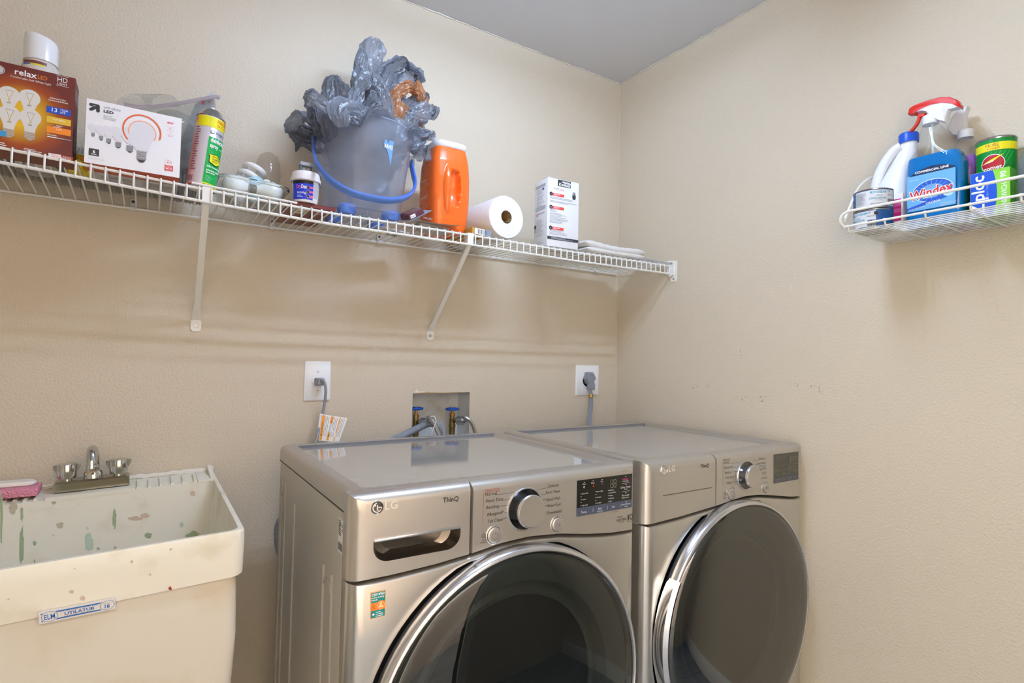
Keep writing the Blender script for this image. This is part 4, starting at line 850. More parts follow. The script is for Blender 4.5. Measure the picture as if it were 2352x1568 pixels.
x, z = f(132, 187); l.text('HD', x, z, .0105, WHT, w=.0165); l.text('LIGHT', x, z-.0065, .0052, WHT, w=.0165); l.rect(x-.002, z+.0125, .021, .0006, WHT); l.rect(x-.002, z-.0085, .021, .0006, WHT)
x, z = f(134, 230); l.text('Enhanced Color', x, z, .0034, WHT, w=.026, al='C', bold=.01); l.text('Contrast & Boldness', x, z-.0048, .0034, WHT, w=.032, al='C', bold=.01)
for (v, c_) in ((262.5, BLU), (285.5, mat('print_mustard', 'dfb83a', .45)), (308.5, ORG)): x, z = f(107, v-5); l.rect(x, z, .0395, .0135, c_)
x, z = f(119, 256); l.text('13', x, z, .0085, WHT, bold=.01); l.text('YEAR', x+.0135, z+.0045, .0040, WHT); l.text('LIFE', x+.0135, z-.0005, .0040, WHT)
x, z = f(122, 276); l.text('Soft White', x, z, .0038, WHT, w=.02); x, z = f(136, 292); l.text('40W', x, z, .0038, WHT, al='C'); l.lines(x-.009, z-.001, .018, .002, 1, WHT, .5); l.text('5.5W', x, z-.0075, .0032, WHT, al='C')
x, z = f(109, 310); l.text('Dimmable', x, z, .0032, WHT, w=.0150, bold=.01); l.rect(x, z-.0042, .013, .002, WHT); l.rect(x+.013, z-.0042, .013, .002, LGR); l.rect(x+.026, z-.0042, .013, .002, GRY)
x, z = f(111, 366); l.rect(x, z, .0205, .0135, mat('print_pale', 'e9dfe2', .45)); l.text('450', x+.010, z+.0035, .0052, RED, al='C'); l.text('Brightness', x+.010, z+.0105, .002, RED, al='C'); l.text('lumens', x+.010, z+.0008, .0018, RED, al='C')
l.rect(x+.0205, z-.001, .0195, .0135, mat('print_rust', 'a8432e', .45)); l.text('$0.66', x+.030, z+.0028, .0048, WHT, al='C', bold=.01); l.text('Estimated', x+.030, z+.0100, .0022, WHT, al='C'); l.text('Energy Cost', x+.030, z+.0073, .0022, WHT, al='C'); l.text('per year', x+.030, z+.0004, .0018, WHT, al='C')
x, z = f(2, 306); l.rect(x-.006, z-.006, .0145, .0115, mat('print_sky', '3f9ad0', .45)); x, z = f(55, 345); l.lines(x, z+.004, .03, .0028, 3, WHT, .4)
x, z = f(0, 327); l.lines(x-.006, z, .02, .004, 3, WHT, .4, 3); x, z = f(-4, 160); l.disc(x+.0015, z, .0088, LGR); l.ring(x+.0015, z, .0068, .0076, mat('maroon_card', '6b2a24', .45), 24)
l.obj('carton_print', bd)
l = Lab((W_+.0001, 0, 0), (0, 1, 0), (0, 0, 1))
for k in range(6): l.rect(.004, H_-.022-.0045*k, .058, .0016, LGR)
l.rect(.005, .022, .056, .052, mat('print_nearblack', '1a0e0e', .5)); l.lines(.009, .07, .045, .005, 9, GRY, .35); l.obj('side_print', bd)
# ---- white bulb carton
a, b, c_ = aty(193, 368, -.306), aty(412, 412, -.306), aty(193, 223, -.306)
WB = thing('white_bulb_carton', 'white light bulb carton with orange edges and a large printed bulb', 'box', (a.x, -.306, (a.z+b.z)/2))
W_ = b.x-a.x; H_ = c_.z-a.z+.003; Dp = .064
WCARD = mat('white_card', 'ececf0', .45); OCARD = mat('orange_card', 'd2553c', .45)
m = MB(); m.use(WCARD).box((W_/2, .0005, H_/2), (W_, .001, H_)); m.use(OCARD).box((W_/2, .001+Dp/2, H_/2), (W_, Dp, H_)); bd = m.obj('carton', WB, None, 0)
f = pl(WB.location, -.306); l = Lab((0, -.0001, 0)); CH3 = mat('print_charcoal', '3a3c42', .45); DKB = mat('print_navy', '2a2f52', .45)
x, z = f(204, 238); q = .0046
def cap(l, x0, z0, x1, z1, r, m_):
    d = Vector((x1-x0, z1-z0)); L_ = d.length; a0 = math.atan2(d.y, d.x)
    l.poly([(x0+r*math.cos(a0+PI/2+PI*i/8), z0+r*math.sin(a0+PI/2+PI*i/8)) for i in range(9)] + [(x1+r*math.cos(a0-PI/2+PI*i/8), z1+r*math.sin(a0-PI/2+PI*i/8)) for i in range(9)], m_)
x0, z0 = f(209, 240); x1, z1 = f(225, 245); x2, z2 = f(225, 255); x3, z3 = f(209, 251)
cap(l, x0, z0, x1, z1+.0015, .0032, CH3); cap(l, x1, z1+.0015, x2, z2, .0032, CH3); cap(l, x1-.001, z1, x3, z3, .0032, CH3)
x, z = f(213, 242); l.text('up&up', x, z-.0005, .0016, WHT)
x, z = f(238, 248.5); l.text('soft white', x, z, .0062, GRY, w=.030); x, z = f(238, 258); l.text('LED', x, z, .0062, DKB, w=.0175, bold=.03)
x, z = f(238, 264); l.lines(x, z, .024, .0036, 3, LGR, .45)
PB = mat('printed_bulb_pale', 'dedee6', .4); PC = mat('printed_cap_grey', '8a8c94', .4)
for (u, v, s) in ((211, 291, .0066), (229, 296, .0078), (246, 299, .0092), (267, 303, .0112), (293, 306, .0135)):
    x, z = f(u, v); l.off += .00002; P = [(x+s*math.cos(a_), z+s*math.sin(a_)) for a_ in [2*PI*i/20 for i in range(20)]]; l.poly(P, PB); l.poly([(x-s*.8, z-s*.5), (x-s*.3+.001, z-s*1.5), (x+s*1.0, z-s*2.0), (x+s*1.1, z-s*.8)], PB); l.rect(x-s*.05, z-s*2.9, s*.9, s*.95, PC); l.poly([(x+s*.1, z-s*2.9), (x+s*.3, z-s*3.1), (x+s*.6, z-s*3.1), (x+s*.75, z-s*2.9)], CH3)
x, z = f(327, 305); s = .0235
RING = mat('print_orange_red', 'e0653c', .45); l.ring(x-.0005, z+.003, s*1.42, s*1.55, RING, 40, -.35, PI+.75, 1.02); l.ring(x, z, s*1.02, s*1.13, mat('print_peach', 'f2a98c', .45), 40, -.5, PI+.3)
l.poly([(x+s*1.03*math.cos(a_), z+s*1.03*math.sin(a_)) for a_ in [lerp(-.7, PI+.7, i/26) for i in range(27)]] + [(x-s*.62, z-s*1.2), (x-s*.5, z-s*1.75), (x+s*.5, z-s*1.75), (x+s*.62, z-s*1.2)], PB)
for k in range(4): l.rect(x-s*.38, z-s*(1.95+.2*k), s*.78, s*.13, PC)
l.poly([(x-s*.35, z-s*2.6), (x-s*.12, z-s*2.85), (x+s*.15, z-s*2.85), (x+s*.36, z-s*2.6)], CH3)
l.obj('carton_print', bd); l = Lab((0, -.0001, 0)); l.off = .0006
x, z = f(384, 283.5); l.text('40W', x, z, .0048, RED, w=.0125, bold=.02)
for v in (291, 299.5, 308): xx, zz = f(383.5, v); l.rect(xx, zz, .0145, .0003, RED); l.text({291: '6W', 299.5: '15', 308: '$41.14'}[v], xx+.007, zz-.0045, .0024, RED, al='C')
l.obj('carton_print', bd); l = Lab((0, -.0001, 0)); l.off = .0006
x, z = f(203.5, 355.5); l.rect(x, z, .0178, .0150, CH3); l.text('6', x+.0089, z+.006, .0062, WHT, al='C', bold=.04); l.text('BULBS', x+.0089, z+.0022, .0024, WHT, al='C', bold=.02)
x, z = f(203, 364); l.text('6 LED A19 BULBS', x, z, .0034, LGR, w=.0275)
l.obj('carton_print', bd); l = Lab((0, -.0001, 0)); l.off = .0006
x, z = f(378, 391); l.rect(x, z, .0160, .0128, RED); l.rect(x, z+.0128, .0160, .0135, PB); l.rect(x+.0004, z+.0132, .0152, .0127, WCARD)
l.text('450', x+.008, z+.0165, .0050, RED, al='C'); l.text('Brightness', x+.008, z+.0228, .0019, RED, al='C'); l.text('Estimated', x+.008, z+.0102, .002, WHT, al='C'); l.text('Energy Cost', x+.008, z+.0076, .002, WHT, al='C'); l.text('$0.72', x+.008, z+.0030, .0042, WHT, al='C', bold=.02); l.text('per year', x+.008, z+.0007, .0016, WHT, al='C')
l.obj('carton_print', bd)
# ---- disinfectant spray can
bx, by = aty(460, 430, -.262).x, -.262; R = .0315
SC = thing('spray_can', 'green, white and yellow disinfectant spray can leaning beside the white carton', 'spray can', (bx, by, deck(bx, by)+.001), (0, .10, 0))
m = MB(); m.lathe([(.0, .002), (R-.004, 0), (R, .003), (R, .172), (R-.001, .174)], 40); m.obj('can_body', SC, mat('can_white', 'd9d2d8', .25, .3))
m = MB(); m.lathe([(R-.001, .174), (R+.0006, .176), (R-.001, .178), (R-.004, .183), (R-.011, .194), (R-.013, .196), (.012, .195)], 40); m.obj('can_dome', SC, mat('can_metal', 'b4b6ba', .22, 1.0))
m = MB(); m.lathe([(.013, .194), (.014, .1955), (.012, .197), (.005, .197)], 24); m.cyl((0, 0, .196), (0, 0, .205), .0045, n=12); m.obj('nozzle', SC, WPL)
m = MB(); m.lathe([(R+.0004, .001), (R+.0008, .003), (R+.0003, .005)], 40); m.obj('bottom_rim', SC, MATS['can_metal'])
l = Lab(wrap=cylwrap(R, -PI/2-.05)); CY = mat('can_yellow', 'e8e01c', .3); CG = mat('can_green', '12a94c', .3)
l.rect(-.0315, .147, .0305, .025, CY, 8); l.rect(.0, .147, .050, .025, CY, 12); l.rect(.0015, .012, .046, .112, CG, 12); l.rect(.001, .004, .046, .0085, CY, 10)
l.text('FREE', .015, .1605, .0085, RED, w=.017); l.text('33%', .0325, .1605, .0105, RED, w=.016, bold=.02); l.text('Get 16 oz for', .015, .1515, .0062, RED, w=.03)
l.text('Walgreens', .015, .133, .0068, DKB, w=.028, shear=.3); l.rect(.0035, .1325, .0085, .0065, DKB); l.rect(.0045, .1335, .0065, .0045, WHT)
l.text('disinfectant', .006, .112, .0105, WHT, w=.038, bold=.03); l.text('spray', .006, .099, .0095, WHT, w=.019, bold=.03); l.text('country', .027, .099, .0045, WHT, w=.013)
l.poly([(.004, .081), (.024, .0855), (.0365, .079), (.0365, .062), (.0245, .057), (.0085, .0625), (.0085, .078)], INK); l.poly([(.0055, .0805), (.024, .0835), (.0355, .0780), (.0355, .0635), (.0245, .0587), (.0095, .0637), (.0095, .0785)], CY)
for k, s_ in enumerate(('eliminates', 'household', 'odors')): l.text(s_, .0145, .0765-.0055*k, .0046, INK, w=(.02, .019, .012)[k])
l.text('kills household', .006, .050, .0044, WHT, w=.033, bold=.02); l.text('prevents mildew', .006, .041, .0044, WHT, w=.033, bold=.02); l.text('and mold', .006, .0355, .0044, WHT, w=.019, bold=.02)
l.lines(.006, .029, .014, .003, 5, mat('print_pale_green', '7fd09a', .4), .3); l.text('net wt 16 oz', .003, .0058, .0045, INK, w=.028, bold=.02)
l.lines(-.027, .142, .012, .006, 18, mat('can_small_print', '6d3f5c', .5), .35); 
for i in range(8): l.rect(-.030+i*.0016, .010, .0008, .014, MATS['can_small_print'])
l.lines(-.0285, .168, .004, .004, 4, RED, .5); l.obj('can_print', SC)
# ---- big white capped bottle behind the maroon carton
yb = -.16; p = aty(95, 118, yb); zb = deck(p.x, yb)
BT = thing('white_capped_bottle', 'bottle with a wide slanted white cap behind the maroon carton', 'bottle', (p.x, yb, zb))
zt = aty(90, 86, yb).z-zb; zc_ = aty(95, 148, yb).z-zb; R = (aty(135, 118, yb).x-aty(52, 118, yb).x)/2
m = MB(); m.lathe([(R*1.1, 0), (R*1.15, .004), (R*1.15, zc_-.03), (R*1.05, zc_-.012), (R*.9, zc_)], 36); m.obj('bottle_body', BT, mat('bottle_cream', 'd8d2cc', .3))
m = MB(); n = 36; m.loft([[(R*k*math.cos(2*PI*i/n), R*k*math.sin(2*PI*i/n), z+(.006*(-math.cos(2*PI*i/n))*s_)) for i in range(n)] for k, z, s_ in ((1, zc_, 0), (1, zc_+.01, 0), (.985, zt-.014, 1), (.95, zt-.006, 1), (.9, zt-.004, 1))]); m.obj('cap', BT, mat('cap_white', 'eef0f4', .15, coat=.6))
l = Lab(wrap=cylwrap(R*1.06, -PI/2)); l.rect(-.03, zc_-.022, .016, .008, BLU, 4); l.rect(-.013, zc_-.022, .025, .008, YEL, 6); l.rect(-.03, zc_-.013, .045, .006, mat('print_brown', '7d4a3a', .4), 8); l.obj('bottle_print', BT)
# ---- things lying behind the cartons
y_ = -.10; xs = [lerp(-2.25, -1.60, i/170) for i in range(171)]
m = MB(); P = [(x, y_+.012*math.sin(x*9), deck(x, y_)+.052) for x in xs]; m.tube(P, [.050 if i % 2 else .0462 for i in range(171)], 20); tag(m.obj('flexible_duct', None, mat('foil_duct', 'a9a9a6', .35, .8), 20), 'ribbed silver foil duct lying behind the cartons', 'duct')
p = aty(120, 385, -.21); z = deck(p.x, -.2)
ob = thing('label_tin', 'cream and orange labelled tin under the maroon carton side of the shelf', 'tin', (p.x-.02, -.2, z)); R = .031
m = MB(); m.lathe([(.0, 0), (R, 0), (R+.001, .002), (R, .004), (R, .030), (R+.001, .032), (R-.002, .034), (.0, .033)], 32); m.obj('tin_body', ob, mat('tin_metal', 'b7bcc2', .25, .9))
l = Lab(wrap=cylwrap(R+.0003, -PI/2)); l.rect(-.03, .006, .06, .023, mat('print_cream', 'e3c79a', .4), 14); l.rect(.008, .006, .022, .018, mat('print_deep_orange', 'd8501e', .4), 6); l.text('color', .011, .012, .006, WHT, w=.016); l.obj('tin_print', ob)
p = aty(190, 402, -.2); m = MB(); m.rbox((0, 0, .022), (.05, .055, .044), .008, 2)
ob = thing('yellow_pack', 'crumpled yellow foil pack lying between the two cartons', 'pack', (p.x-.008, -.195, deck(p.x, -.19)+.001), (0, 0, .2)); m.obj('pack', ob, mat('yellow_foil', 'd9c23a', .25, .4, bump=(60, .6, .01)))
l = Lab((-.02, -.0279, .006)); l.poly([(0, .03), (.014, .02), (.004, .006)], mat('print_olive', '8a8a2c', .4)); l.poly([(.016, .03), (.034, .028), (.03, .014)], ORG); l.obj('pack_print', ob)
a, b = aty(205, 395, -.22), aty(408, 432, -.22); w2 = b.x-a.x
ob = thing('flat_grey_pack', 'pale grey printed flat pack lying behind the white carton', 'pack', (a.x, -.232, deck(a.x, -.2)+.0035), (0, .018, 0))
m = MB(); m.rbox((w2/2, .045, .0125), (w2, .09, .025), .002, 1); m.obj('pack', ob, mat('pack_grey', 'cfccc8', .4))
l = Lab((0, .09, -.0004), (1, 0, 0), (0, -1, 0)); l.rect(.02, .055, .06, .022, mat('pack_print_grey', 'aeb0ae', .5)); l.lines(.1, .08, .08, .008, 6, LGR, .4); l.rect(.03, .02, .05, .02, LGR); l.obj('pack_print', ob)
# ---- clear clamshell pack behind the white carton
CLR = film('clear_plastic', 'eef0f0', .95, 1.5, .06, .06, 'ffffff'); CLR2 = film('clear_plastic_edge', 'eae4ea', .92, 1.6, .1, .35, 'e4dce4')
yc = -.15; o = aty(400, 330, yc)
CP = thing('clamshell_pack', 'clear plastic clamshell pack with grey card behind the white carton', 'packaging', (o.x, yc, deck(o.x, yc)+.1)); o = Vector(CP.location)
q = lambda u, v, y: aty(u, v, y)-o
m = MB(); P = [q(285, 240, -.17), q(330, 246, -.17), q(400, 239, -.165), q(494, 222, -.16), q(500, 228, -.16)]; m.tube(smoothpath(P, 6), .0026, 8, flat=(1.8, .5)); m.obj('seam', CP, CLR2)
m = MB(); m.loft([[q(300, 250, -.17), q(494, 225, -.16), q(500, 330, -.16), q(470, 395, -.16), q(420, 400, -.17), q(320, 390, -.17)], [q(300, 250, -.168), q(494, 225, -.158), q(500, 330, -.158), q(470, 395, -.158), q(420, 400, -.168), q(320, 390, -.168)]]); m.obj('shell_back', CP, CLR)
m = MB(); c0 = q(400, 290, -.185); m.lathe([(.036, -.028), (.04, -.01), (.036, .012), (.026, .026), (.012, .034), (.0, .036)], 28, Matrix.Translation(c0) @ YM @ Matrix.Scale(1.25, 4, (1, 0, 0))); m.obj('bubble', CP, film('clear_bubble', 'f2f2f0', .95, 1.55, .04, .12, 'ffffff'))
m = MB(); n = 18; m.loft([[q(300+34*math.cos(a_)+k*40, 246-30*max(0, math.sin(a_)), -.15+.004*k) for a_ in [PI*i/n for i in range(n+1)]] for k in (0, 1, 2)], False, False, False); m.obj('upper_shell', CP, CLR)
m = MB(); m.loft([[q(448, 240, -.146), q(491, 208, -.146), q(491, 300, -.146), q(455, 385, -.146), q(416, 388, -.146), q(412, 330, -.146)], [q(448, 240, -.144), q(491, 208, -.144), q(491, 300, -.144), q(455, 385, -.144), q(416, 388, -.144), q(412, 330, -.144)]]); fixn(m.obj('card', CP, mat('grey_card', 'b4b3b5', .5)))
l = Lab(q(412, 385, -.1465), (1, 0, 0), (0, 0, 1)); x, z = (aty(466, 240, -.1465)-aty(412, 385, -.1465)).x, (aty(466, 240, -.1465)-aty(412, 385, -.1465)).z
l.rect(x-.004, z, .008, .014, RED); l.poly([(x+.012, z+.014), (x+.018, z+.012), (x+.013, z+.006)], RED); l.lines(.004, .05, .022, .005, 6, GRY, .3); l.obj('card_print', CP)
# ---- glass dish with spare bulbs
GL = film('clear_glass', 'fafcfc', .985, 1.45, .02); GLE = mat('glass_rim', 'e6efec', .02, trans=1.0, ior=1.35)
ax, bx_ = aty(500, 400, -.275).x, aty(664, 435, -.275).x; cx = (ax+bx_)/2; wd = bx_-ax; dd = .2; cy_ = -.285+dd/2
zd = deck(cx, cy_)+.001; hd_ = aty(580, 412, -.28).z-zd
DI = thing('glass_dish', 'clear rectangular glass dish holding spare bulbs', 'dish', (cx, cy_, zd), (0, .04, 0))
def rd3(w_, d_, r, z): return [(x, y, z) for x, y in rrect(w_, d_, r, 6)]
m = MB(); m.loft([rd3(wd-.05, dd-.05, .02, .0), rd3(wd-.03, dd-.03, .03, .003), rd3(wd-.02, dd-.02, .03, .02), rd3(wd-.006, dd-.006, .03, hd_-.006)], True, False); m.obj('outer_wall', DI, GL)
m = MB(); m.loft([rd3(wd-.058, dd-.058, .02, .006), rd3(wd-.036, dd-.036, .028, .010), rd3(wd-.014, dd-.014, .028, hd_-.006)], True, False); m.obj('inner_wall', DI, GL)
m = MB(); m.tube(rd3(wd, dd, .032, hd_-.004), .0042, 8, closed=True); m.obj('rim', DI, GLE)
FRW = mat('frosted_bulb_white', 'eeeeea', .35, sss=.2); CAPM = mat('bulb_cap_metal', 'b0b0ac', .3, .9); BLB = mat('pale_blue_bulb', 'b4d8e4', .25)
def bulb(name, label, loc, rot, s, m_, grp=None, base=True):
    t = thing(name, label, 'light bulb', loc, rot, grp)
    m = MB(); m.lathe([(.0, s), (s*.5, s*.87), (s*.87, s*.5), (s, 0), (s*.93, -s*.4), (s*.7, -s*.85), (s*.48, -s*1.25), (s*.42, -s*1.5)], 28); m.obj('globe', t, m_)
    if base:
        m = MB(); m.lathe([(s*.42, -s*1.5), (s*.44, -s*1.55)] + [(s*(.44 if k % 2 else .40), -s*(1.6+.07*k)) for k in range(8)] + [(s*.25, -s*2.25), (.0, -s*2.3)], 20); m.obj('screw_cap', t, CAPM)
    return t
p = aty(535, 430, -.225); bulb('frosted_bulb', 'white frosted bulb lying in the dish on the spray can side', (p.x-.0, -.225, zd+.037), (0, PI/2+.0, PI), .027, FRW, 'frosted bulbs in the glass dish')
p = aty(625, 450, -.225); bulb('frosted_bulb', 'white frosted bulb lying in the dish on the paste tub side', (p.x, -.225, zd+.036), (0, PI/2, .1), .027, FRW, 'frosted bulbs in the glass dish')
p = aty(587, 402, -.17); bulb('blue_tint_bulb', 'pale blue bulb standing in the glass dish', (p.x, -.165, zd+.062), (.1, 0, 0), .029, BLB)
# spiral lamp
p = aty(530, 392, -.17); SP = thing('spiral_bulb', 'white spiral fluorescent bulb standing in the glass dish', 'light bulb', (p.x, -.165, zd+.012), (-.1, .55, 0))
m = MB(); P = [( .024*math.cos(t_), .024*math.sin(t_), .045+.075*i/70) for i, t_ in enumerate([2*PI*3*i/70 for i in range(71)])]; m.tube(P, .0068, 10); m.obj('spiral_tube', SP, mat('lamp_tube_white', 'f2f2f0', .15, coat=.5))
m = MB(); m.lathe([(.022, .0), (.026, .01), (.026, .03), (.02, .042), (.0, .044)], 24); m.obj('ballast', SP, WPL)
m = MB(); P = smoothpath([(.03, -.012, .045), (.046, -.014, .06), (.052, -.012, .09), (.042, -.012, .105), (.03, -.012, .085), (.024, -.012, .05)], 5); m.tube(P, .0062, 8); m.obj('tube_bend', SP, MATS['lamp_tube_white'])
p = aty(617, 392, -.12); CT = thing('clear_dome', 'clear plastic dome cover standing behind the pale blue bulb', 'packaging', (p.x, -.115, deck(p.x, -.115)+.01))
m = MB(); zz = aty(610, 349, -.115).z-CT.location.z; m.lathe([(.031, .0), (.031, zz*.60), (.033, zz*.62), (.0315, zz*.66), (.0305, zz*.82), (.024, zz*.93), (.012, zz*.985), (.0, zz)], 28); m.obj('dome', CT, film('thin_clear_dome', 'f8f7f6', .96, 1.35, .05, .10, 'ffffff'))
# ---- maroon pack under the paste tub
a, b = aty(640, 508, -.17), aty(735, 520, -.17)
BP = thing('maroon_pack', 'flat maroon printed pack lying under the paste tub', 'pack', (-1.41, -.29, deck(-1.37, -.25)+.001)); m = MB(); m.rbox((.055, .12, .006), (.115, .225, .012), .002, 1); bd = m.obj('pack', BP, mat('maroon_pack_card', '6e2720', .35))
l = Lab((0, .2325, -.0004), (1, 0, 0), (0, -1, 0)); l.rect(.01, .15, .04, .07, mat('print_bone', 'e0d8cc', .5)); l.rect(.06, .16, .045, .05, mat('print_wine', '8a1f1a', .5)); l.lines(.064, .2, .036, .008, 5, LGR, .3); l.disc(.03, .17, .008, mat('print_gold', 'b98a3a', .5))
for k in range(5): l.rect(.014, .155+.012*k, .008, .003, INK)
l.obj('pack_print', bd)
# ---- paste tub
R = .0345; bx, by = -1.372, -.262; zt0 = deck(bx, by)+.0135; ht = aty(702, 400, by).z-zt0
PT_ = thing('paste_tub', 'small white plastic tub of filler with a blue label', 'tub', (bx, by, zt0))
m = MB(); m.lathe([(.0, 0), (R*.86, 0), (R*.88, .002), (R*.97, ht*.72), (R, ht*.74)], 40); m.obj('tub_body', PT_, mat('tub_white', 'ebe6ea', .3))
m = MB(); m.lathe([(R*1.03, ht*.70), (R*1.10, ht*.71), (R*1.10, ht*.80), (R*1.03, ht*.81), (R*1.03, ht*.84), (R*1.0, ht*.97), (R*.96, ht), (.0, ht)], 40); m.obj('tub_lid', PT_, MATS['tub_white'])
l = Lab(wrap=lambda x, y, off: Vector(((lerp(R*.885, R*.965, y/(ht*.7))+off)*math.cos(-PI/2-.1+x/R), (lerp(R*.885, R*.965, y/(ht*.7))+off)*math.sin(-PI/2-.1+x/R), y)))
SBL = mat('tub_label_blue', '2440d8', .35); l.rect(-.045, .006, .062, ht*.60, SBL, 16); l.rect(-.045, ht*.58, .062, .0085, INK, 16); l.rect(.0175, .004, .030, ht*.62, mat('tub_label_white', 'e6e6ea', .4), 8); l.lines(.0185, ht*.66, .027, .0021, 20, GRY, .5, 5)
l.text('Dry', -.029, ht*.415, .010, PNK, w=.0135, bold=.03); l.text('Dex', -.015, ht*.415, .010, WHT, w=.0145, bold=.03); l.text('SPACKLING', -.027, ht*.25, .005, WHT, w=.02, bold=.02); l.lines(-.027, ht*.2, .018, .0032, 2, WHT, .35)
for k in range(3): l.rect(.0045, ht*(.43-.145*k), .0118, .0052, PNK, 3); l.disc(.0028, ht*(.455-.145*k), .0035, INK, n=14); l.ring(.0028, ht*(.455-.145*k), .0033, .0039, LGR, 14)
l.disc(-.0045, ht*.25, .003, LGR, n=12); l.text('8 FL. OZ. (236 mL)', .001, ht*.105, .0028, WHT, w=.0155); l.obj('tub_label', PT_)
HK = thing('plastic_clip', 'small grey plastic hook clip standing on the tub lid', 'clip', (bx-.0, by, zt0+ht)); GP = mat('clip_grey', '9b9da1', .4)
m = MB(); m.loft([[(x, y, z) for x, y in rrect(w2, .02, .003, 2)] for w2, z in ((.03, .02), (.036, .024), (.034, .029))]); m.obj('top_bar', HK, GP)
for sx in (-1, 1):
    m = MB(); m.loft([[(sx*.0125-.0022, -.006, 0), (sx*.0125+.0022, -.006, 0), (sx*.0125+.0022, .006, 0), (sx*.0125-.0022, .006, 0)], [(sx*.0155-.0022, -.008, .022), (sx*.0155+.0022, -.008, .022), (sx*.0155+.0022, .008, .022), (sx*.0155-.0022, .008, .022)]]); m.obj('side_post', HK, mat('clip_dark_grey', '55585c', .4))
    m = MB(); m.rbox((sx*.006, 0, .010), (.0095, .006, .018), .0025, 2); m.obj('prong', HK, GP)
m = MB(); m.rbox((0, .004, .001), (.026, .012, .002), .0008, 1); m.obj('clip_base', HK, MATS['clip_dark_grey'])
# ---- bucket full of grocery bags
bcx, bcy = -1.202, -.205; bz = deck(bcx, bcy)+.004; BH = .262
BU = thing('bucket', 'frosted clear plastic bucket with blue bail handle and blue feet', 'bucket', (bcx, bcy, bz))
FROST = film('frosted_bucket', 'eef3fd', .99, 1.4, .25, .27, 'e6eefc'); BLUEP = mat('blue_plastic', '5c84d6', .3)
def bring(r, z, sq): return [(x, y, z) for x, y in supel(r, r*.97, 2+sq, 48)]
m = MB(); m.loft([bring(.098, .012, .9), bring(.103, .016, .8), bring(.118, .12, .4), bring(.139, BH-.004, 0), bring(.143, BH-.004, 0), bring(.143, BH, 0), bring(.137, BH, 0)], True, False); m.obj('bucket_body', BU, FROST)
for sx in (-1, 1):
    for sy in (-1, 1):
        m = MB(); M = Matrix.Translation((sx*.062, sy*.062, 0)); m.lathe([(.0, 0), (.021, 0), (.024, .004), (.026, .022), (.022, .026), (.0, .026)], 20, M); m.obj('foot', BU, BLUEP)
m = MB(); hpts = []
o = Vector((bcx, bcy, bz))
q = lambda u, v, y: aty(u, v, y)-o
P = smoothpath([q(719, 318, -.205), q(720, 345, -.24), q(727, 378, -.30), q(755, 412, -.36), (q(800, 440, -.385)), q(850, 455, -.39), q(900, 461, -.385), q(940, 450, -.35), q(953, 425, -.30), q(948, 395, -.25), q(944, 372, -.205)], 6)
m.tube(P, .010, 10, flat=(1.05, .42), up=Vector((0, 0, 1))); hb = m.obj('bail_handle', BU, BLUEP)
m = MB(); P2 = [p_ + Vector((0, -.004, .006)) for p_ in P[4:-4]]; m.tube(P2, .0032, 6); m.obj('handle_rib', hb, mat('blue_plastic_deep', '3566d4', .3))
for u, v in ((728, 330), (944, 372)):
    p = q(u, v, -.205); m = MB(); m.rbox(p, (.018, .02, .034), .004, 2); m.obj('handle_lug', BU, FROST)
# torn blue sticker on the bucket
def bwrap(x, y, off):
    r = interp(y, [(.016, .104), (.12, .1185), (BH, .1405)])+off+.0015; a_ = -PI/2-.12+x/.13; return Vector((r*math.cos(a_), r*.97*math.sin(a_), y))
l = Lab(wrap=bwrap); SK = mat('sticker_pale_blue', '6f9fe0', .4)
l.poly([(.033, .205), (.040, .204), (.042, .195), (.047, .206), (.060, .207), (.060, .165), (.059, .138), (.052, .160), (.043, .178), (.036, .186), (.031, .195)], SK); l.text('RAVES', .033, .184, .0105, WHT, w=.026, bold=.02); l.obj('torn_sticker', BU)
GB = film('grey_bag_plastic', 'd0d3da', .95, 1.5, .22, .42, 'c8ced8', bump=(130, .5, .004)); TB = film('tan_bag_plastic', 'f0c49c', .92, 1.5, .25, .55, 'e8b484', bump=(130, .5, .004))
DB = film('dark_grey_bag_plastic', 'b4b8c2', .9, 1.5, .22, .46, 'aeb4c0', bump=(130, .5, .004))
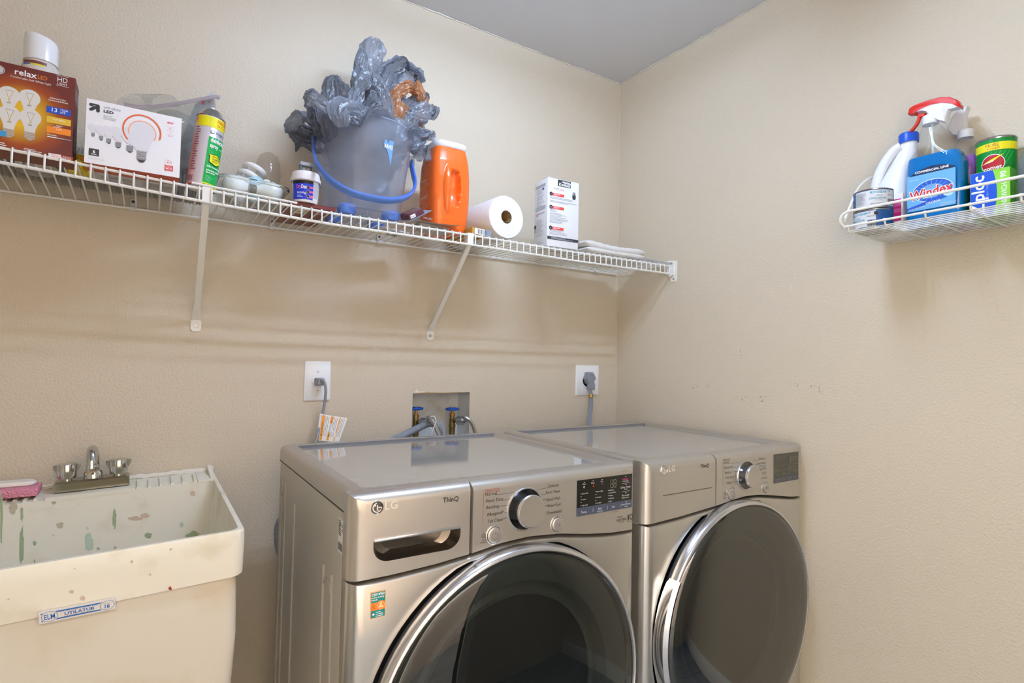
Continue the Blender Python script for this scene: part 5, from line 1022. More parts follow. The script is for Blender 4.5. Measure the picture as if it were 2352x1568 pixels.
def bag(pts, widths, seed, m_, label, grp='grocery bags stuffed in the bucket', flat=.4, n=56, k=8, jit=.0021, side=None, name='plastic_bag'):
    """gathered, pleated film following a line of (u, v, y); widths are half widths along it"""
    rnd = random.Random(seed); C = [aty(*p) for p in pts]; P = smoothpath(C, k); K = len(P)
    ph = [rnd.uniform(0, 6.28) for _ in range(10)]; fr = [rnd.choice((2, 3, 4)), rnd.choice((5, 6, 7)), rnd.choice((9, 10, 11)), rnd.choice((14, 15, 17))]
    wob = [Vector((rnd.uniform(-1, 1), rnd.uniform(-1, 1), rnd.uniform(-1, 1)))*.005 for _ in range(K//4+3)]
    rings = []; sd = side or Vector((1, rnd.uniform(-.4, .2), rnd.uniform(-.2, .2)))
    for i, p in enumerate(P):
        t = (P[min(i+1, K-1)]-P[max(i-1, 0)]).normalized(); s_ = (sd-t*sd.dot(t)); s_ = s_.normalized() if s_.length > .05 else t.orthogonal().normalized(); b = t.cross(s_)
        w_ = interp(i/(K-1), [(j/(len(widths)-1), widths[j]) for j in range(len(widths))]); ring = []
        w_ *= 1+.07*math.sin(i*.6+ph[5])+.025*math.sin(i*2.1+ph[6]); tw = .5*math.sin(i*.2+ph[4]); q_ = i/4; c0 = wob[int(q_)].lerp(wob[int(q_)+1], q_-int(q_))
        for j in range(n):
            a_ = 2*PI*j/n; f_ = 1+.20*math.sin(fr[0]*a_+ph[0]+.14*i)+.16*abs(math.sin(fr[1]*a_/2*2+ph[1]-.06*i))+.15*(abs(math.sin(fr[2]*a_+ph[2]+.05*i))-.5)+.09*math.sin(fr[3]*a_+ph[3]+.3*math.sin(i*.4))
            c, s2 = math.cos(a_), math.sin(a_); x, y = w_*f_*c, w_*f_*flat*s2
            x, y = x*math.cos(tw)-y*math.sin(tw), x*math.sin(tw)+y*math.cos(tw)
            ring.append(p+c0*min(1, w_/.02)+s_*x+b*y+Vector((rnd.uniform(-1, 1), rnd.uniform(-1, 1), rnd.uniform(-1, 1)))*jit*min(1, w_/.02))
        rings.append(ring)
    m = MB(); m.loft(rings, False, False); o_ = m.obj(name, None, m_, 32); tag(o_, label, 'plastic bag', grp); return o_
g1 = 'crumpled grey grocery bag sticking up out of the bucket'; g2 = 'crumpled grey grocery bag looped over the bucket rim'
bag([(845, 360, -.2), (838, 270, -.2), (826, 200, -.2), (822, 150, -.2), (830, 112, -.2)], [.05, .045, .028, .024, .012, .004], 1, DB, 'tall narrow grey grocery bag, dark knot at its tip', flat=.5)
bag([(860, 300, -.19), (856, 215, -.18), (852, 165, -.18), (855, 120, -.18), (862, 88, -.18)], [.03, .026, .022, .026, .028, .012], 2, GB, 'tallest pale grey grocery bag rising from the bucket middle', flat=.35)
bag([(870, 280, -.15), (888, 215, -.15), (900, 170, -.15), (925, 152, -.15), (955, 162, -.15), (976, 188, -.15)], [.045, .04, .034, .022, .014, .006], 3, DB, 'dark grey grocery bag with its handle arching right', flat=.45)
bag([(905, 215, -.14), (925, 185, -.14), (950, 172, -.14), (972, 186, -.14)], [.02, .024, .02, .006], 23, GB, 'pale translucent grey bag hanging under the arched handle', flat=.25)
bag([(826, 275, -.25), (816, 235, -.25), (826, 200, -.25), (848, 180, -.25), (870, 195, -.25), (882, 225, -.25), (892, 270, -.25)], [.014, .017, .016, .02, .016, .015, .02], 4, GB, 'grey grocery bag handle forming a loop at the bucket centre', flat=.5)
bag([(862, 320, -.24), (858, 260, -.24), (862, 235, -.24), (868, 215, -.24)], [.05, .042, .025, .012], 5, GB, 'grey grocery bag bunched below the centre loop', flat=.45)
bag([(850, 300, -.2), (838, 240, -.2), (842, 215, -.2), (855, 205, -.2)], [.035, .022, .014, .008], 6, TB, 'tan grocery bag peeping through the grey centre loop', 'tan grocery bags', flat=.4)
bag([(885, 300, -.2), (900, 250, -.215), (912, 215, -.22), (935, 200, -.22), (958, 203, -.22), (970, 222, -.22), (970, 250, -.21), (950, 290, -.2)], [.035, .024, .016, .016, .018, .015, .014, .02], 7, TB, 'tan grocery bag with its handle standing up in a loop', 'tan grocery bags', flat=.45)
bag([(905, 300, -.2), (915, 262, -.215), (925, 238, -.215)], [.05, .036, .014], 27, TB, 'tan grocery bag body between the grey bags', 'tan grocery bags', flat=.35)
bag([(800, 330, -.2), (792, 270, -.21), (778, 225, -.21), (772, 192, -.21), (782, 182, -.21)], [.05, .044, .034, .022, .006], 8, DB, 'grey grocery bag standing in a rounded hump on the left', flat=.5)
bag([(790, 330, -.22), (762, 275, -.23), (735, 245, -.23), (712, 225, -.22), (697, 217, -.22)], [.045, .036, .026, .022, .008], 9, GB, 'pale grey grocery bag leaning out above the tub', flat=.5)
bag([(775, 320, -.25), (748, 285, -.28), (728, 268, -.28), (712, 272, -.27)], [.036, .034, .028, .01], 10, DB, 'bunched dark grey bag folded over the rim above the handle lug', flat=.55)
bag([(745, 300, -.24), (722, 272, -.25), (695, 266, -.24), (672, 282, -.22), (660, 298, -.2)], [.022, .018, .016, .014, .008], 11, GB, g2, flat=.55)
bag([(735, 315, -.2), (705, 300, -.19), (680, 296, -.18), (655, 297, -.18)], [.02, .02, .015, .006], 12, DB, 'dark grey grocery bag poking furthest out over the filler tub', flat=.45)
bag([(728, 345, -.19), (706, 330, -.16), (690, 318, -.16), (665, 302, -.17)], [.024, .03, .02, .008], 13, DB, 'dark grey bag sagging against the wall beside the bucket', flat=.4)
bag([(880, 320, -.28), (850, 275, -.31), (815, 255, -.32), (785, 262, -.345), (790, 290, -.352)], [.045, .042, .036, .03, .008], 14, GB, 'pale grey grocery bag slumped over the front rim of the bucket', flat=.5)
bag([(900, 330, -.2), (920, 270, -.2), (945, 245, -.2), (968, 225, -.2), (984, 232, -.2)], [.04, .03, .022, .02, .008], 15, DB, 'dark grey bag folded over the tan bag loop', flat=.5)
bag([(900, 320, -.22), (935, 285, -.22), (962, 268, -.22), (992, 252, -.22), (990, 275, -.21)], [.03, .026, .024, .022, .01], 16, GB, 'grey grocery bag reaching out above the orange tub', flat=.5)
bag([(890, 320, -.27), (925, 292, -.29), (955, 300, -.29), (982, 312, -.28), (985, 322, -.28)], [.03, .028, .024, .02, .006], 17, GB, 'grey grocery bag folded across the rim above the handle', flat=.45)
bag([(930, 335, -.2), (955, 308, -.19), (975, 292, -.19)], [.028, .026, .012], 18, DB, 'small dark grey bag bunched at the rim beside the orange tub', flat=.5)
bag([(952, 362, -.23), (968, 344, -.22), (984, 345, -.22), (984, 368, -.24)], [.016, .016, .013, .006], 19, GB, 'wisp of grey bag hanging down beside the orange tub', flat=.4)
for s_, (u, v, y, w_) in enumerate(((800, 345, -.2, .05), (885, 360, -.2, .055), (845, 440, -.19, .055))):
    bag([(u, v+60, y), (u-8, v+20, y), (u+6, v-20, y), (u, v-50, y)], [.01, w_, w_*.95, .01], 40+s_, GB, 'grey grocery bag pressed inside the clear bucket ' + ('near its handle lug', 'behind the torn blue sticker', 'just above its blue feet')[s_], flat=.8)
# ---- orange detergent tub
JX, JY = -.945, -.212; zj = deck(JX, JY)+.003; JH = aty(1030, 352, -.21).z-zj
JU = thing('detergent_tub', 'glossy orange detergent tub with pinched grip and white lid', 'detergent tub', (JX, JY, zj))
ORNG = mat('orange_plastic', 'f06a22', .2, coat=.35)
m = MB(); rings = []; n = 260
def sq(t): return max(0., 1-t*t)
for k in range(91):
    t = k/90; z = JH*t
    s_ = interp(t, [(0, .80), (.03, .86), (.12, .93), (.35, 1.0), (.62, 1.0), (.82, .95), (.92, .88), (.97, .83), (1, .80)])
    ring = []
    for x, y in supel(.064*s_, .068*s_, 5, n):
        # grip: a deep oval pocket in the front face, the thick handle bar standing to its left
        if y < -.04:
            fz = min(1, max(0, -y/(.068*s_)-.7)/.2)
            dz = (z-JH*.50)/(JH*.24); pk = max(0, 1-((x-.006)/.017)**2-dz*dz)**.5*.030
            dz2 = (z-JH*.47)/(JH*.29); br_ = max(0, 1-((x+.020)/.016)**2-dz2*dz2)**.6*.012
            y += (pk-br_)*fz
        ring.append((x, y, z))
    rings.append(ring)
m.loft(rings); m.obj('tub_body', JU, ORNG, 60)
m = MB(); m.loft([[(x, y, JH+z) for x, y in supel(.058*k_, .061*k_, 4, 48)] for k_, z in ((.93, -.004), (.97, 0), (.98, .008), (.95, .014), (.80, .016), (.78, .013))]); m.obj('lid', JU, mat('lid_milky', 'dcd9de', .3))
SM = mat('label_fine_print', 'f3b392', .4); js = [(0, .80), (.03, .86), (.12, .93), (.35, 1.0), (.62, 1.0), (.82, .95), (.92, .88), (1, .80)]
l = Lab(wrap=lambda x, y, off: Vector((-.0641*interp(y/JH, js)-off-.0002, .033-x, y)))
l.lines(.0, JH*.84, .060, .0052, 33, SM, .28, 9); l.rect(.006, JH*.40, .045, .004, SM); l.rect(.006, JH*.6, .036, .005, SM); l.text('920', .040, JH*.52, .009, SM, w=.02); l.obj('label_print', JU)
# ---- small blister packs beside the tub
p = aty(975, 485, -.25)
BL = thing('maroon_blister', 'maroon wax blister tipped up against the bucket foot', 'blister pack', aty(948, 496, -.27), (.25, -.55, .1))
m = MB(); m.loft([[(x, y, z) for x, y in rrect(w2, d2, .006, 3)] for w2, d2, z in ((.058, .05, .0), (.056, .048, .012), (.048, .04, .016))]); m.obj('blister', BL, mat('maroon_wax', '5d2a34', .15, coat=.5))
m = MB(); m.rbox((.008, 0, -.001), (.085, .062, .0012), .0005, 1); m.obj('backing', BL, film('pale_blue_film', 'dfe6f2', .8, 1.5, .1, .5, 'd8def0'))
l = Lab((-.028, -.0252, .001), (1, 0, 0), (0, 0, 1)); l.rect(.004, .001, .018, .010, WHT); l.text('Sale', .006, .003, .005, INK, w=.013, shear=.2); l.obj('blister_print', BL)
CD = thing('blister_card', 'pale printed blister card lying tilted before the orange tub', 'blister pack', aty(995, 512, -.272), (.06, .06, -.12))
m = MB(); n = 12; pts = [[(lerp(-.075, .075, i/n), y, .012*(-math.cos(PI*(i/n-.4)))*.5+dz) for i in range(n+1)] for y, dz in ((-.028, 0), (.05, .006))]; pts2 = [[(x, y, z+.0009) for x, y, z in r] for r in pts]
m.loft(pts, False, False, False); m.loft(pts2, False, False, False); m.obj('card', CD, mat('pale_card', 'd6d4ce', .5))
m = MB(); m.loft([[(x+.002, y+.01, z) for x, y in rrect(w2, .045, .01, 4)] for w2, z in ((.1, -.008), (.096, -.022), (.08, -.028))]); m.obj('tray', CD, film('tray_film', 'e6e4de', .8, 1.5, .1, .5, 'dad8d0'))
l = Lab((-.05, -.0285, -.006), (1, 0, 0), (0, 0.25, 1)); 
for i in range(7): l.rect(.012+i*.004, .008, .0016, .006, GRY)
l.obj('card_print', CD)
p = aty(1003, 492, -.235); GC = thing('green_cap_bottle', 'little bottle with a bright green cap behind the blister card', 'bottle', (p.x, -.235, deck(p.x, -.235)+.001)); R = .0165; zc2 = aty(1003, 485, -.235).z-GC.location.z
m = MB(); m.lathe([(.0, 0), (R*.9, 0), (R, .002), (R, zc2-.016), (R*.95, zc2-.012)], 20); m.obj('bottle_body', GC, WPL)
m = MB(); m.lathe([(R*1.02, zc2-.013), (R*1.05, zc2), (R*.9, zc2+.004), (.0, zc2+.005)], 20); m.obj('cap', GC, mat('bright_green_plastic', '58d83a', .2))
p = aty(858, 540, -.15); OB = thing('flat_sachet', 'flat sachet with yellow and red print lying under the bucket edge', 'sachet', (-1.09, -.13, deck(-1.09, -.13)+.002), (0, 0, .3)); m = MB(); m.rbox((0, 0, .003), (.11, .07, .006), .002, 1); bd = m.obj('sachet', OB, mat('sachet_white', 'd8d4cc', .45))
l = Lab((-.055, .035, -.0004), (1, 0, 0), (0, -1, 0)); l.rect(.002, .004, .05, .03, YEL); l.text('FREE', .006, .014, .012, RED, w=.034, bold=.02); l.rect(.056, .01, .046, .05, GRY); l.lines(.06, .055, .038, .008, 5, INK, .35); l.obj('sachet_print', bd)
# ---- barcode box in front of the paper towels
p = aty(1083, 536, -.288); BB = thing('barcode_box', 'small tan box with a barcode in front of the paper towel roll', 'box', (p.x, -.292, deck(p.x, -.28)+.001), (0, 0, .12)); h2 = aty(1095, 523, -.29).z-BB.location.z
w2 = aty(1129, 525, -.285).x-p.x
m = MB(); m.rbox((w2/2, .09, h2/2), (w2, .18, h2), .001, 1); bd = m.obj('box_body', BB, mat('tan_card', 'b98f3e', .5))
l = Lab((0, -.0001, 0)); l.rect(.010, .0008, w2-.0115, h2-.0016, WCARD); l.rect(w2*.66, .0008, w2*.34-.002, h2-.0016, mat('slate_print', '8794a4', .5))
for i in range(9): l.rect(.018+i*.0042, .003, (.0012, .0022, .0016)[i % 3], h2-.006, INK)
l.obj('box_print', bd)
# ---- paper towel roll
c = aty(1172, 500, -.292); zr = deck(c.x, -.29); R = .0685
TR = thing('paper_towel_roll', 'white embossed paper towel roll lying on its side', 'paper towels', (c.x-.012, -.288, zr+R+.005), (0, 0, .06))
def paper_mat():
    m = bpy.data.materials.new('embossed_paper'); m.use_nodes = True; nt = m.node_tree; b = nt.nodes['Principled BSDF']; N = nt.nodes.new; L = nt.links.new
    b.inputs['Base Color'].default_value = (*lin('efeeec'), 1); b.inputs['Roughness'].default_value = .95
    tc = N('ShaderNodeTexCoord'); mp = N('ShaderNodeMapping'); mp.inputs['Rotation'].default_value = (0, 0, .78); L(tc.outputs['UV'], mp.inputs[0])
    ck = N('ShaderNodeTexWave'); ck.inputs['Scale'].default_value = 40; ck.inputs['Distortion'].default_value = 0; ck.wave_type = 'RINGS'
    n = N('ShaderNodeTexVoronoi'); n.inputs['Scale'].default_value = 55; n.distance = 'MANHATTAN'; L(tc.outputs['Object'], n.inputs['Vector'])
    w_ = N('ShaderNodeMath'); w_.operation = 'SINE'; mu = N('ShaderNodeMath'); mu.operation = 'MULTIPLY'; mu.inputs[1].default_value = 26; L(n.outputs['Distance'], mu.inputs[0]); L(mu.outputs[0], w_.inputs[0])
    bp = N('ShaderNodeBump'); bp.inputs['Strength'].default_value = .5; bp.inputs['Distance'].default_value = .0015; L(w_.outputs[0], bp.inputs['Height']); L(bp.outputs[0], b.inputs['Normal'])
    return m
PAP = paper_mat(); RY = Matrix(((1,0,0,0),(0,0,1,0),(0,-1,0,0),(0,0,0,1)))   # lathe z -> +y
m = MB(); m.lathe([(R-.002, 0), (R, .003), (R, .276), (R-.002, .28)], 64, RY); m.obj('roll_side', TR, PAP)
m = MB(); n_ = 24; prof = [(R-.002, 0)] + [(lerp(R-.003, .0215, i/n_), (.0012 if i % 2 else 0)) for i in range(n_)] + [(.0208, .0)]
m.lathe(prof, 64, RY); m.obj('roll_end', TR, mat('paper_end', 'f4f4f2', .95, bump=(150, .3, .002)), 60)
m = MB(); m.lathe([(.0208, 0), (.0208, .28)], 7, RY); m.lathe([(.0195, .0), (.0195, .28)], 7, RY); m.obj('cardboard_core', TR, mat('brown_cardboard', 'a8875c', .9), 0)
m = MB(); P = smoothpath([(R*math.cos(a_)*(1+.006*k_), 0, R*math.sin(a_)*(1+.006*k_)) for k_, a_ in enumerate((-.2, -.5, -.9, -1.3, -1.6))], 4); m.loft([[p_ for p_ in P], [p_+Vector((0, .28, 0)) for p_ in P]], False, False, False); m.obj('loose_sheet', TR, PAP)
# ---- lock carton
A = Vector((-.605, -.303)); B = Vector((-.478, -.312)); ang = math.atan2(B.y-A.y, B.x-A.x); W_ = (B-A).length; zl_ = deck(-.55, -.28)+.001
H_ = aty(1258, 405, -.300).z-zl_; LB = thing('lock_carton', 'tall white door lock carton with red and black print', 'box', (-.605, -.298, zl_), (0, 0, ang)); Dp = .084
m = MB(); m.rbox((W_/2, Dp/2, H_/2), (W_, Dp, H_), .0016, 2); bd = m.obj('carton', LB, mat('lock_card', 'e4e6ea', .45))
l = Lab((0, -.0002, 0)); DG = mat('print_dark_slate', '33393f', .45); X = lambda a_: W_*(a_-490)/585; Z = lambda b_: H_*(1-(b_-130)/1385) + 0
LR = mat('print_coral', 'e04a48', .45)
l.rect(X(670), Z(275), W_*.42, H_*.095, DG); l.text('Kwikset', X(692), Z(262), .0105, WHT, w=W_*.37, bold=.02, shear=.15); l.poly([(X(740), Z(185)), (X(760), Z(160)), (X(890), Z(168)), (X(930), Z(200)), (X(900), Z(215)), (X(800), Z(205))], mat('torn_card', 'c9c7c4', .8))
l.text('SMART', X(595), Z(362), .0075, GRY, w=W_*.175); l.text('CODE', X(702), Z(365), .0075, LR, w=W_*.13); l.text('913', X(785), Z(368), .004, LGR, w=W_*.06)
cap(l, X(980), Z(385), X(980), Z(460), W_*.055, DG)
for a_, b_ in ((960, 380), (1000, 380), (980, 362), (965, 400), (995, 400)): l.disc(X(a_), Z(b_), .0018, WHT, n=8)
for b_, t1, ic in ((480, 'Quick Install', '/'), (745, 'Easy to Use', 'EASY'), (1165, 'User Codes', '8')):
    z = Z(b_-10); l.rect(X(575), z-.003, W_*.37, .0092, LR); l.disc(X(550), z+.002, .0066, DG); l.text(t1, X(602), z+.0018, .0032, WHT, w=W_*.2, bold=.02); l.lines(X(602), z+.0005, W_*.2, .002, 1, WHT, .5); l.text(ic, X(550), z-.0005, .0042, WHT, al='C', w=.0075 if len(ic) > 1 else None)
for b_, wd_ in ((540, .85), (612, .9), (795, .28), (860, .6), (915, .58), (970, .64), (1028, .52), (1210, .64), (1262, .86)): l.lines(X(532), Z(b_-24), W_*wd_, .0042, 2, mat('print_mid_grey', 'a2a5aa', .5), .28, int(b_))
l.rect(0.0006, Z(1375), W_-.0012, H_*.042, DG); l.lines(X(560), Z(1333), W_*.75, .0034, 2, LGR, .35); l.obj('front_print', bd)
l = Lab((-.0002, Dp, 0), (0, -1, 0), (0, 0, 1)); l.rect(.008, H_-.026, Dp-.022, .010, mat('print_silver', 'b4b5bb', .5)); l.rect(.008, H_*.555, Dp-.022, .012, MATS['print_silver']); l.text('SMARTKEY', .026, H_*.49, .0065, GRY, w=.042); l.ring(.02, H_*.495, .003, .005, RED, 16)
for b_ in (.86, .82, .77, .73, .68, .63, .41, .37, .33, .29, .25, .2, .08): l.lines(.016, H_*b_, .05, .004, 2, MATS['print_mid_grey'], .28, int(b_*100))
l.rect(.050, H_-.036, .012, .006, BLU); l.obj('side_print', bd)
l = Lab((-.0002, Dp, 0), (0, -1, 0), (0, 0, 1)); l.rect(.002, H_*.30, .012, .012, DG); l.rect(.002, H_*.24, .012, .014, MATS['print_silver']); l.obj('side_mark', bd)
m = MB(); m.loft([[(0, -.0002, H_), (.045, -.0004, H_+.001), (.05, .03, H_+.004), (0, .03, H_+.001)], [(0, -.0002, H_+.0008), (.045, -.0004, H_+.0018), (.05, .03, H_+.0048), (0, .03, H_+.0018)]]); m.obj('flap', LB, MATS['lock_card'])
# ---- folded towel
TX0, TX1 = aty(1335, 560, -.27).x, aty(1472, 572, -.27).x; zt_ = deck(-.3, -.27); wt = TX1-TX0
TW = thing('folded_towel', 'white terry towel folded flat on the shelf', 'towel', (TX0, -.29, zt_+.005)); TERRY = mat('white_terry', 'efeeec', 1.0, bump=(420, 1.0, .004, 1))
rnd = random.Random(21)
for lay, (z0_, th, a0_, a1_, dep) in enumerate(((.0, .020, .02, .985, .20), (.017, .024, .0, 1.0, .19))):
    m = MB(); rings = []; nk = 40
    for i in range(nk+1):
        t = i/nk; x = wt*lerp(a0_, a1_, t); e_ = min(1, min(t, 1-t)*7); hh = th/2*math.sqrt(max(.02, 1-(1-e_)**2))*(1+.06*math.sin(i*1.3+lay))
        zc3 = z0_+th/2+(.0035*math.sin(t*6.3+lay*1.5)-.004*t if lay else 0)
        rings.append([(x+rnd.uniform(-.0008, .0008), y+.003*math.sin(t*5+lay), zc3+hh*s3) for y, s3 in ((.010, -1), (.002, -.85), (-.003, -.45), (-.0045, 0), (-.003, .45), (.002, .85), (.010, 1), (.06, 1.04), (.12, 1.0), (dep, 1), (dep+.006, 0), (dep, -1))])
    m.loft(rings); m.obj('fold', TW, TERRY, 60)
# ---- clear wrapper at the shelf end
m = MB(); rnd = random.Random(77); rings = []
for i in range(15):
    x = lerp(-.235, -.018, i/14); rings.append([(x+rnd.uniform(-.002, .002), y, deck(x, y)+h_+rnd.uniform(-.002, .002)) for y, h_ in ((-.298, .003), (-.292, .010), (-.27, .015), (-.2, .017), (-.12, .015), (-.1, .002))])
m.loft(rings, False, False, False); tag(m.obj('plastic_wrapper', None, film('wrapper_film', 'eceaf0', .85, 1.5, .15, .5, 'e2e0e8', bump=(70, .6, .006))), 'crumpled clear plastic wrapper at the corner end of the shelf', 'wrapper')

# ================================================================== THINGS IN THE RIGHT WALL BASKET
ZB = BZ+.0022
def side_lab(x): return Lab((x, 0, 0), (0, -1, 0), (0, 0, 1))
# chafing fuel cans
for k in (0, 1):
    R = .0445; h2 = .0515; cx_, cy_ = -.158, -1.098
    CN = thing('fuel_can', ('upper of two stacked chafing fuel cans, label facing out' if k else 'lower of two stacked chafing fuel cans, label turned to show blue'), 'can', (cx_, cy_, ZB+k*h2), (0, 0, 0), 'stacked chafing fuel cans')
    m = MB(); m.lathe([(.0, .002), (R-.004, .002), (R-.002, 0), (R, .001), (R, .003), (R-.001, .004), (R-.001, h2-.005), (R, h2-.004), (R+.0003, h2-.002), (R-.002, h2-.0005), (R-.004, h2-.003), (.0, h2-.003)], 44); m.obj('can_body', CN, mat('tinplate', 'a7a9ac', .25, .95))
    d = CAM-Vector((cx_, cy_, 1.6)); a0 = math.atan2(d.y, d.x)+(.12 if k else -.18)
    l = Lab(wrap=cylwrap(R-.0008, a0)); CW = mat('fuel_label_white', 'd4d5d8', .4); CB = mat('fuel_label_blue', '1b4f86', .35); CTY = mat('fuel_label_teal', '3a9cb4', .4)
    l.rect(-.066, .0045, .16, h2-.0095, CB, 30); l.rect(-.048 if k else -.058, .0055, .098 if k else .072, h2-.0115, CW, 22)
    l.text('MONOGRAM', -.012 if k else -.048, h2-.0145, .0062, CTY, w=.036 if k else .042, bold=.02); l.text('2 HOUR', .000 if k else -.036, h2-.0225, .0042, CTY, w=.015); l.text('CHAFING DISH FUEL', -.014 if k else -.048, h2-.029, .0042, CTY, w=.038, bold=.01); l.text('ETHANOL GEL', -.003, h2-.033, .002, GRY) if k else None
    l.text('NET WT 5.99 OZ (170 g)', -.010, h2-.042, .003, INK, w=.030) if k else None
    xb = .0275 if k else -.004; l.text('US', xb, h2-.0125, .0045, INK); l.rect(xb+.014, h2-.017, .008, .008, INK) if not k else None; l.text('PRODUCT OF USA', xb, h2-.021, .0026, INK, w=.018)
    for i in range(12): l.rect(xb+i*.0016, .007, (.0006, .0011)[i % 2], .0155, INK)
    l.lines(-.046, h2-.010, .028, .0026, 12, GRY, .4) if k else None
    l.obj('can_label', CN)
# bleach jug
JX2, JY2 = -.060, -1.104; R1, R2 = .045, .050; zc4 = atx(2105, 305, -.06).z
BJ = thing('bleach_jug', 'white plastic laundry jug with blue cap and pink label behind the cans', 'jug', (JX2, JY2, ZB)); jh = zc4-ZB-.012
JW = mat('jug_white', 'e9ecf2', .28)
m = MB(); rings = []
for t, s_, oy in ((0, .86, 0), (.02, .95, 0), (.05, 1, 0), (.36, 1, 0), (.42, .98, 0), (.52, .88, -.006), (.64, .72, -.016), (.76, .56, -.026), (.86, .44, -.033), (.93, .38, -.036), (1, .37, -.036)):
    rings.append([(x, y+oy, jh*t) for x, y in supel(R1*s_, R2*s_, 3.0 if t < .5 else 2.3, 40)])
m.loft(rings); m.obj('jug_body', BJ, JW, 60)
m = MB(); P = smoothpath([(-.012, -.024, jh*.93), (-.014, -.008, jh*.90), (-.016, .012, jh*.80), (-.018, .026, jh*.68), (-.018, .034, jh*.56), (-.018, .036, jh*.46)], 5); m.tube(P, [.0125]*len(P), 12, flat=(1, 1.1)); m.obj('handle', BJ, JW)
m = MB(); n_ = 40; m.loft([[((.0215+.0006*(i % 2))*k_*math.cos(2*PI*i/n_), -.036+(.0215+.0006*(i % 2))*k_*math.sin(2*PI*i/n_), jh+z_) for i in range(n_)] for k_, z_ in ((1.0, -.010), (1.0, .012), (.93, .015))]); m.obj('cap', BJ, mat('cap_blue', '1d56c8', .35))
l = Lab(wrap=lambda x, y, off: Vector((-R1*1.0-off, -x*.82, y))); BPK = mat('label_hot_pink', 'e66bb4', .4)
l.rect(-.052, jh*.37, .104, .006, ORG); l.rect(-.050, .012, .1, jh*.355, WHT); l.rect(-.030, jh*.20, .075, jh*.125, BPK); l.rect(-.052, jh*.20, .021, jh*.15, ORG); l.rect(-.030, jh*.335, .075, .003, mat('label_magenta', 'd8348e', .4)); l.rect(-.030, .03, .075, .022, MATS['label_magenta']); l.rect(-.030, .062, .075, .006, MATS['label_magenta'])
l.poly([(-.016, jh*.25), (-.010, jh*.30), (-.002, jh*.305), (.004, jh*.29), (.004, jh*.24), (.001, jh*.21), (-.008, jh*.21), (-.010, jh*.24)], WHT); l.rect(-.052, jh*.19, .02, jh*.06, DKB)
for i in range(4):
    for j in range(3): l.rect(-.026+i*.005, .034+j*.005, .004, .004, mat('label_rose', 'b83a86', .4))
l.obj('jug_label', BJ)
# window cleaner bottle with trigger
WX, WY = -.095, (atx(2144, 400, -.115).y)
WN = thing('window_cleaner_bottle', 'clear trigger bottle of blue window cleaner with red and white sprayer', 'spray bottle', (WX, WY, ZB)); PETm = film('clear_pet', 'fafcfd', .985, 1.4, .03)
yl, yr = atx(2080, 470, -.115).y, atx(2216, 470, -.115).y; hwid = (yl-yr)/2
zneck = atx(2135, 285, -.085).z-ZB; zsh = atx(2150, 378, -.115).z-ZB; zliq = atx(2150, 357, -.1).z-ZB
prof = [(0, .90), (.004, .96), (.012, 1.0), (zsh*.55, 1.0), (zsh, .985), (lerp(zsh, zneck, .2), .90), (lerp(zsh, zneck, .40), .68), (lerp(zsh, zneck, .52), .52), (lerp(zsh, zneck, .62), .46), (lerp(zsh, zneck, .78), .42), (lerp(zsh, zneck, .90), .32), (zneck, .23)]
def wring(z, s_, ins=0): 
    e = 4.5 if s_ > .8 else 2.4; k_ = interp(z, [(0, 1), (zsh, 1), (zneck, 1)]); dx = interp(s_, [(.23, .0155), (.5, .025), (1, .030)])
    return [(x, y+interp(z, [(0, 0), (zsh, 0), (zneck, .012)]), z) for x, y in supel(dx-ins, hwid*s_-ins, e, 48)]
m = MB(); m.loft([wring(z, s_) for z, s_ in prof], True, False); m.obj('bottle', WN, PETm, 60)
lq = [(z, s_) for z, s_ in prof if z < zliq]; 
def ps(z): return interp(z, prof)
m = MB(); m.loft([wring(max(.002, z), s_, .0016) for z, s_ in lq] + [wring(zliq, ps(zliq), .0016)]); m.obj('liquid', WN, mat('blue_cleaner', '1280cc', .06, trans=.12, ior=1.33), 60)
l = side_lab(-.0312); X2 = lambda u, v: (-(atx(u, v, WX-.0312).y-WY), atx(u, v, WX-.0312).z-ZB)
LBL = mat('label_light_blue', '6fb3e6', .35); NV = mat('label_navy', '14294e', .35); RYL = mat('label_royal', '2a5cc4', .35)
xa, za = X2(2086, 488); xa = -hwid*.85; xb, zb2 = X2(2214, 384); hb_ = X2(2086, 410)[1]
l.poly([(xa, za), (-xa*.93, za), (-xa*.93, hb_+.004), (xa, hb_+.004)], LBL)
l.poly([(xa+.004, hb_+.002), (xa*.5, hb_+.014), (0, hb_+.019), (-xa*.5, hb_+.016), (-xa*.93, hb_+.006), (-xa*.93, hb_+.002)], NV); l.text('COMMERCIAL LINE', 0, hb_+.0065, .0056, WHT, al='C', w=.07, bold=.03)
zc5 = X2(2150, 435)[1]; l.disc(.002, zc5, .042, WHT, ry=.0275, n=40); l.disc(.002, zc5, .0408, RYL, ry=.0262, n=40); l.disc(.0, zc5-.001, .026, mat('label_glow_blue', '7fb2ee', .35), ry=.017)
for i in range(20):
    a_ = 2*PI*i/20; l.off -= .00002; l.poly([(.004*math.cos(a_), zc5+.003*math.sin(a_)), (.038*math.cos(a_+.02), zc5+.024*math.sin(a_+.02)), (.038*math.cos(a_-.02), zc5+.024*math.sin(a_-.02))], LBL)
l.off += .00008
for b_, m_ in ((.085, WHT), (.028, mat('label_red', 'd9322c', .35))): l.text('Windex', 0, zc5-.013, .0235, m_, al='C', w=.088+b_*.05, bold=b_*.7, ang=.10, shear=.12)
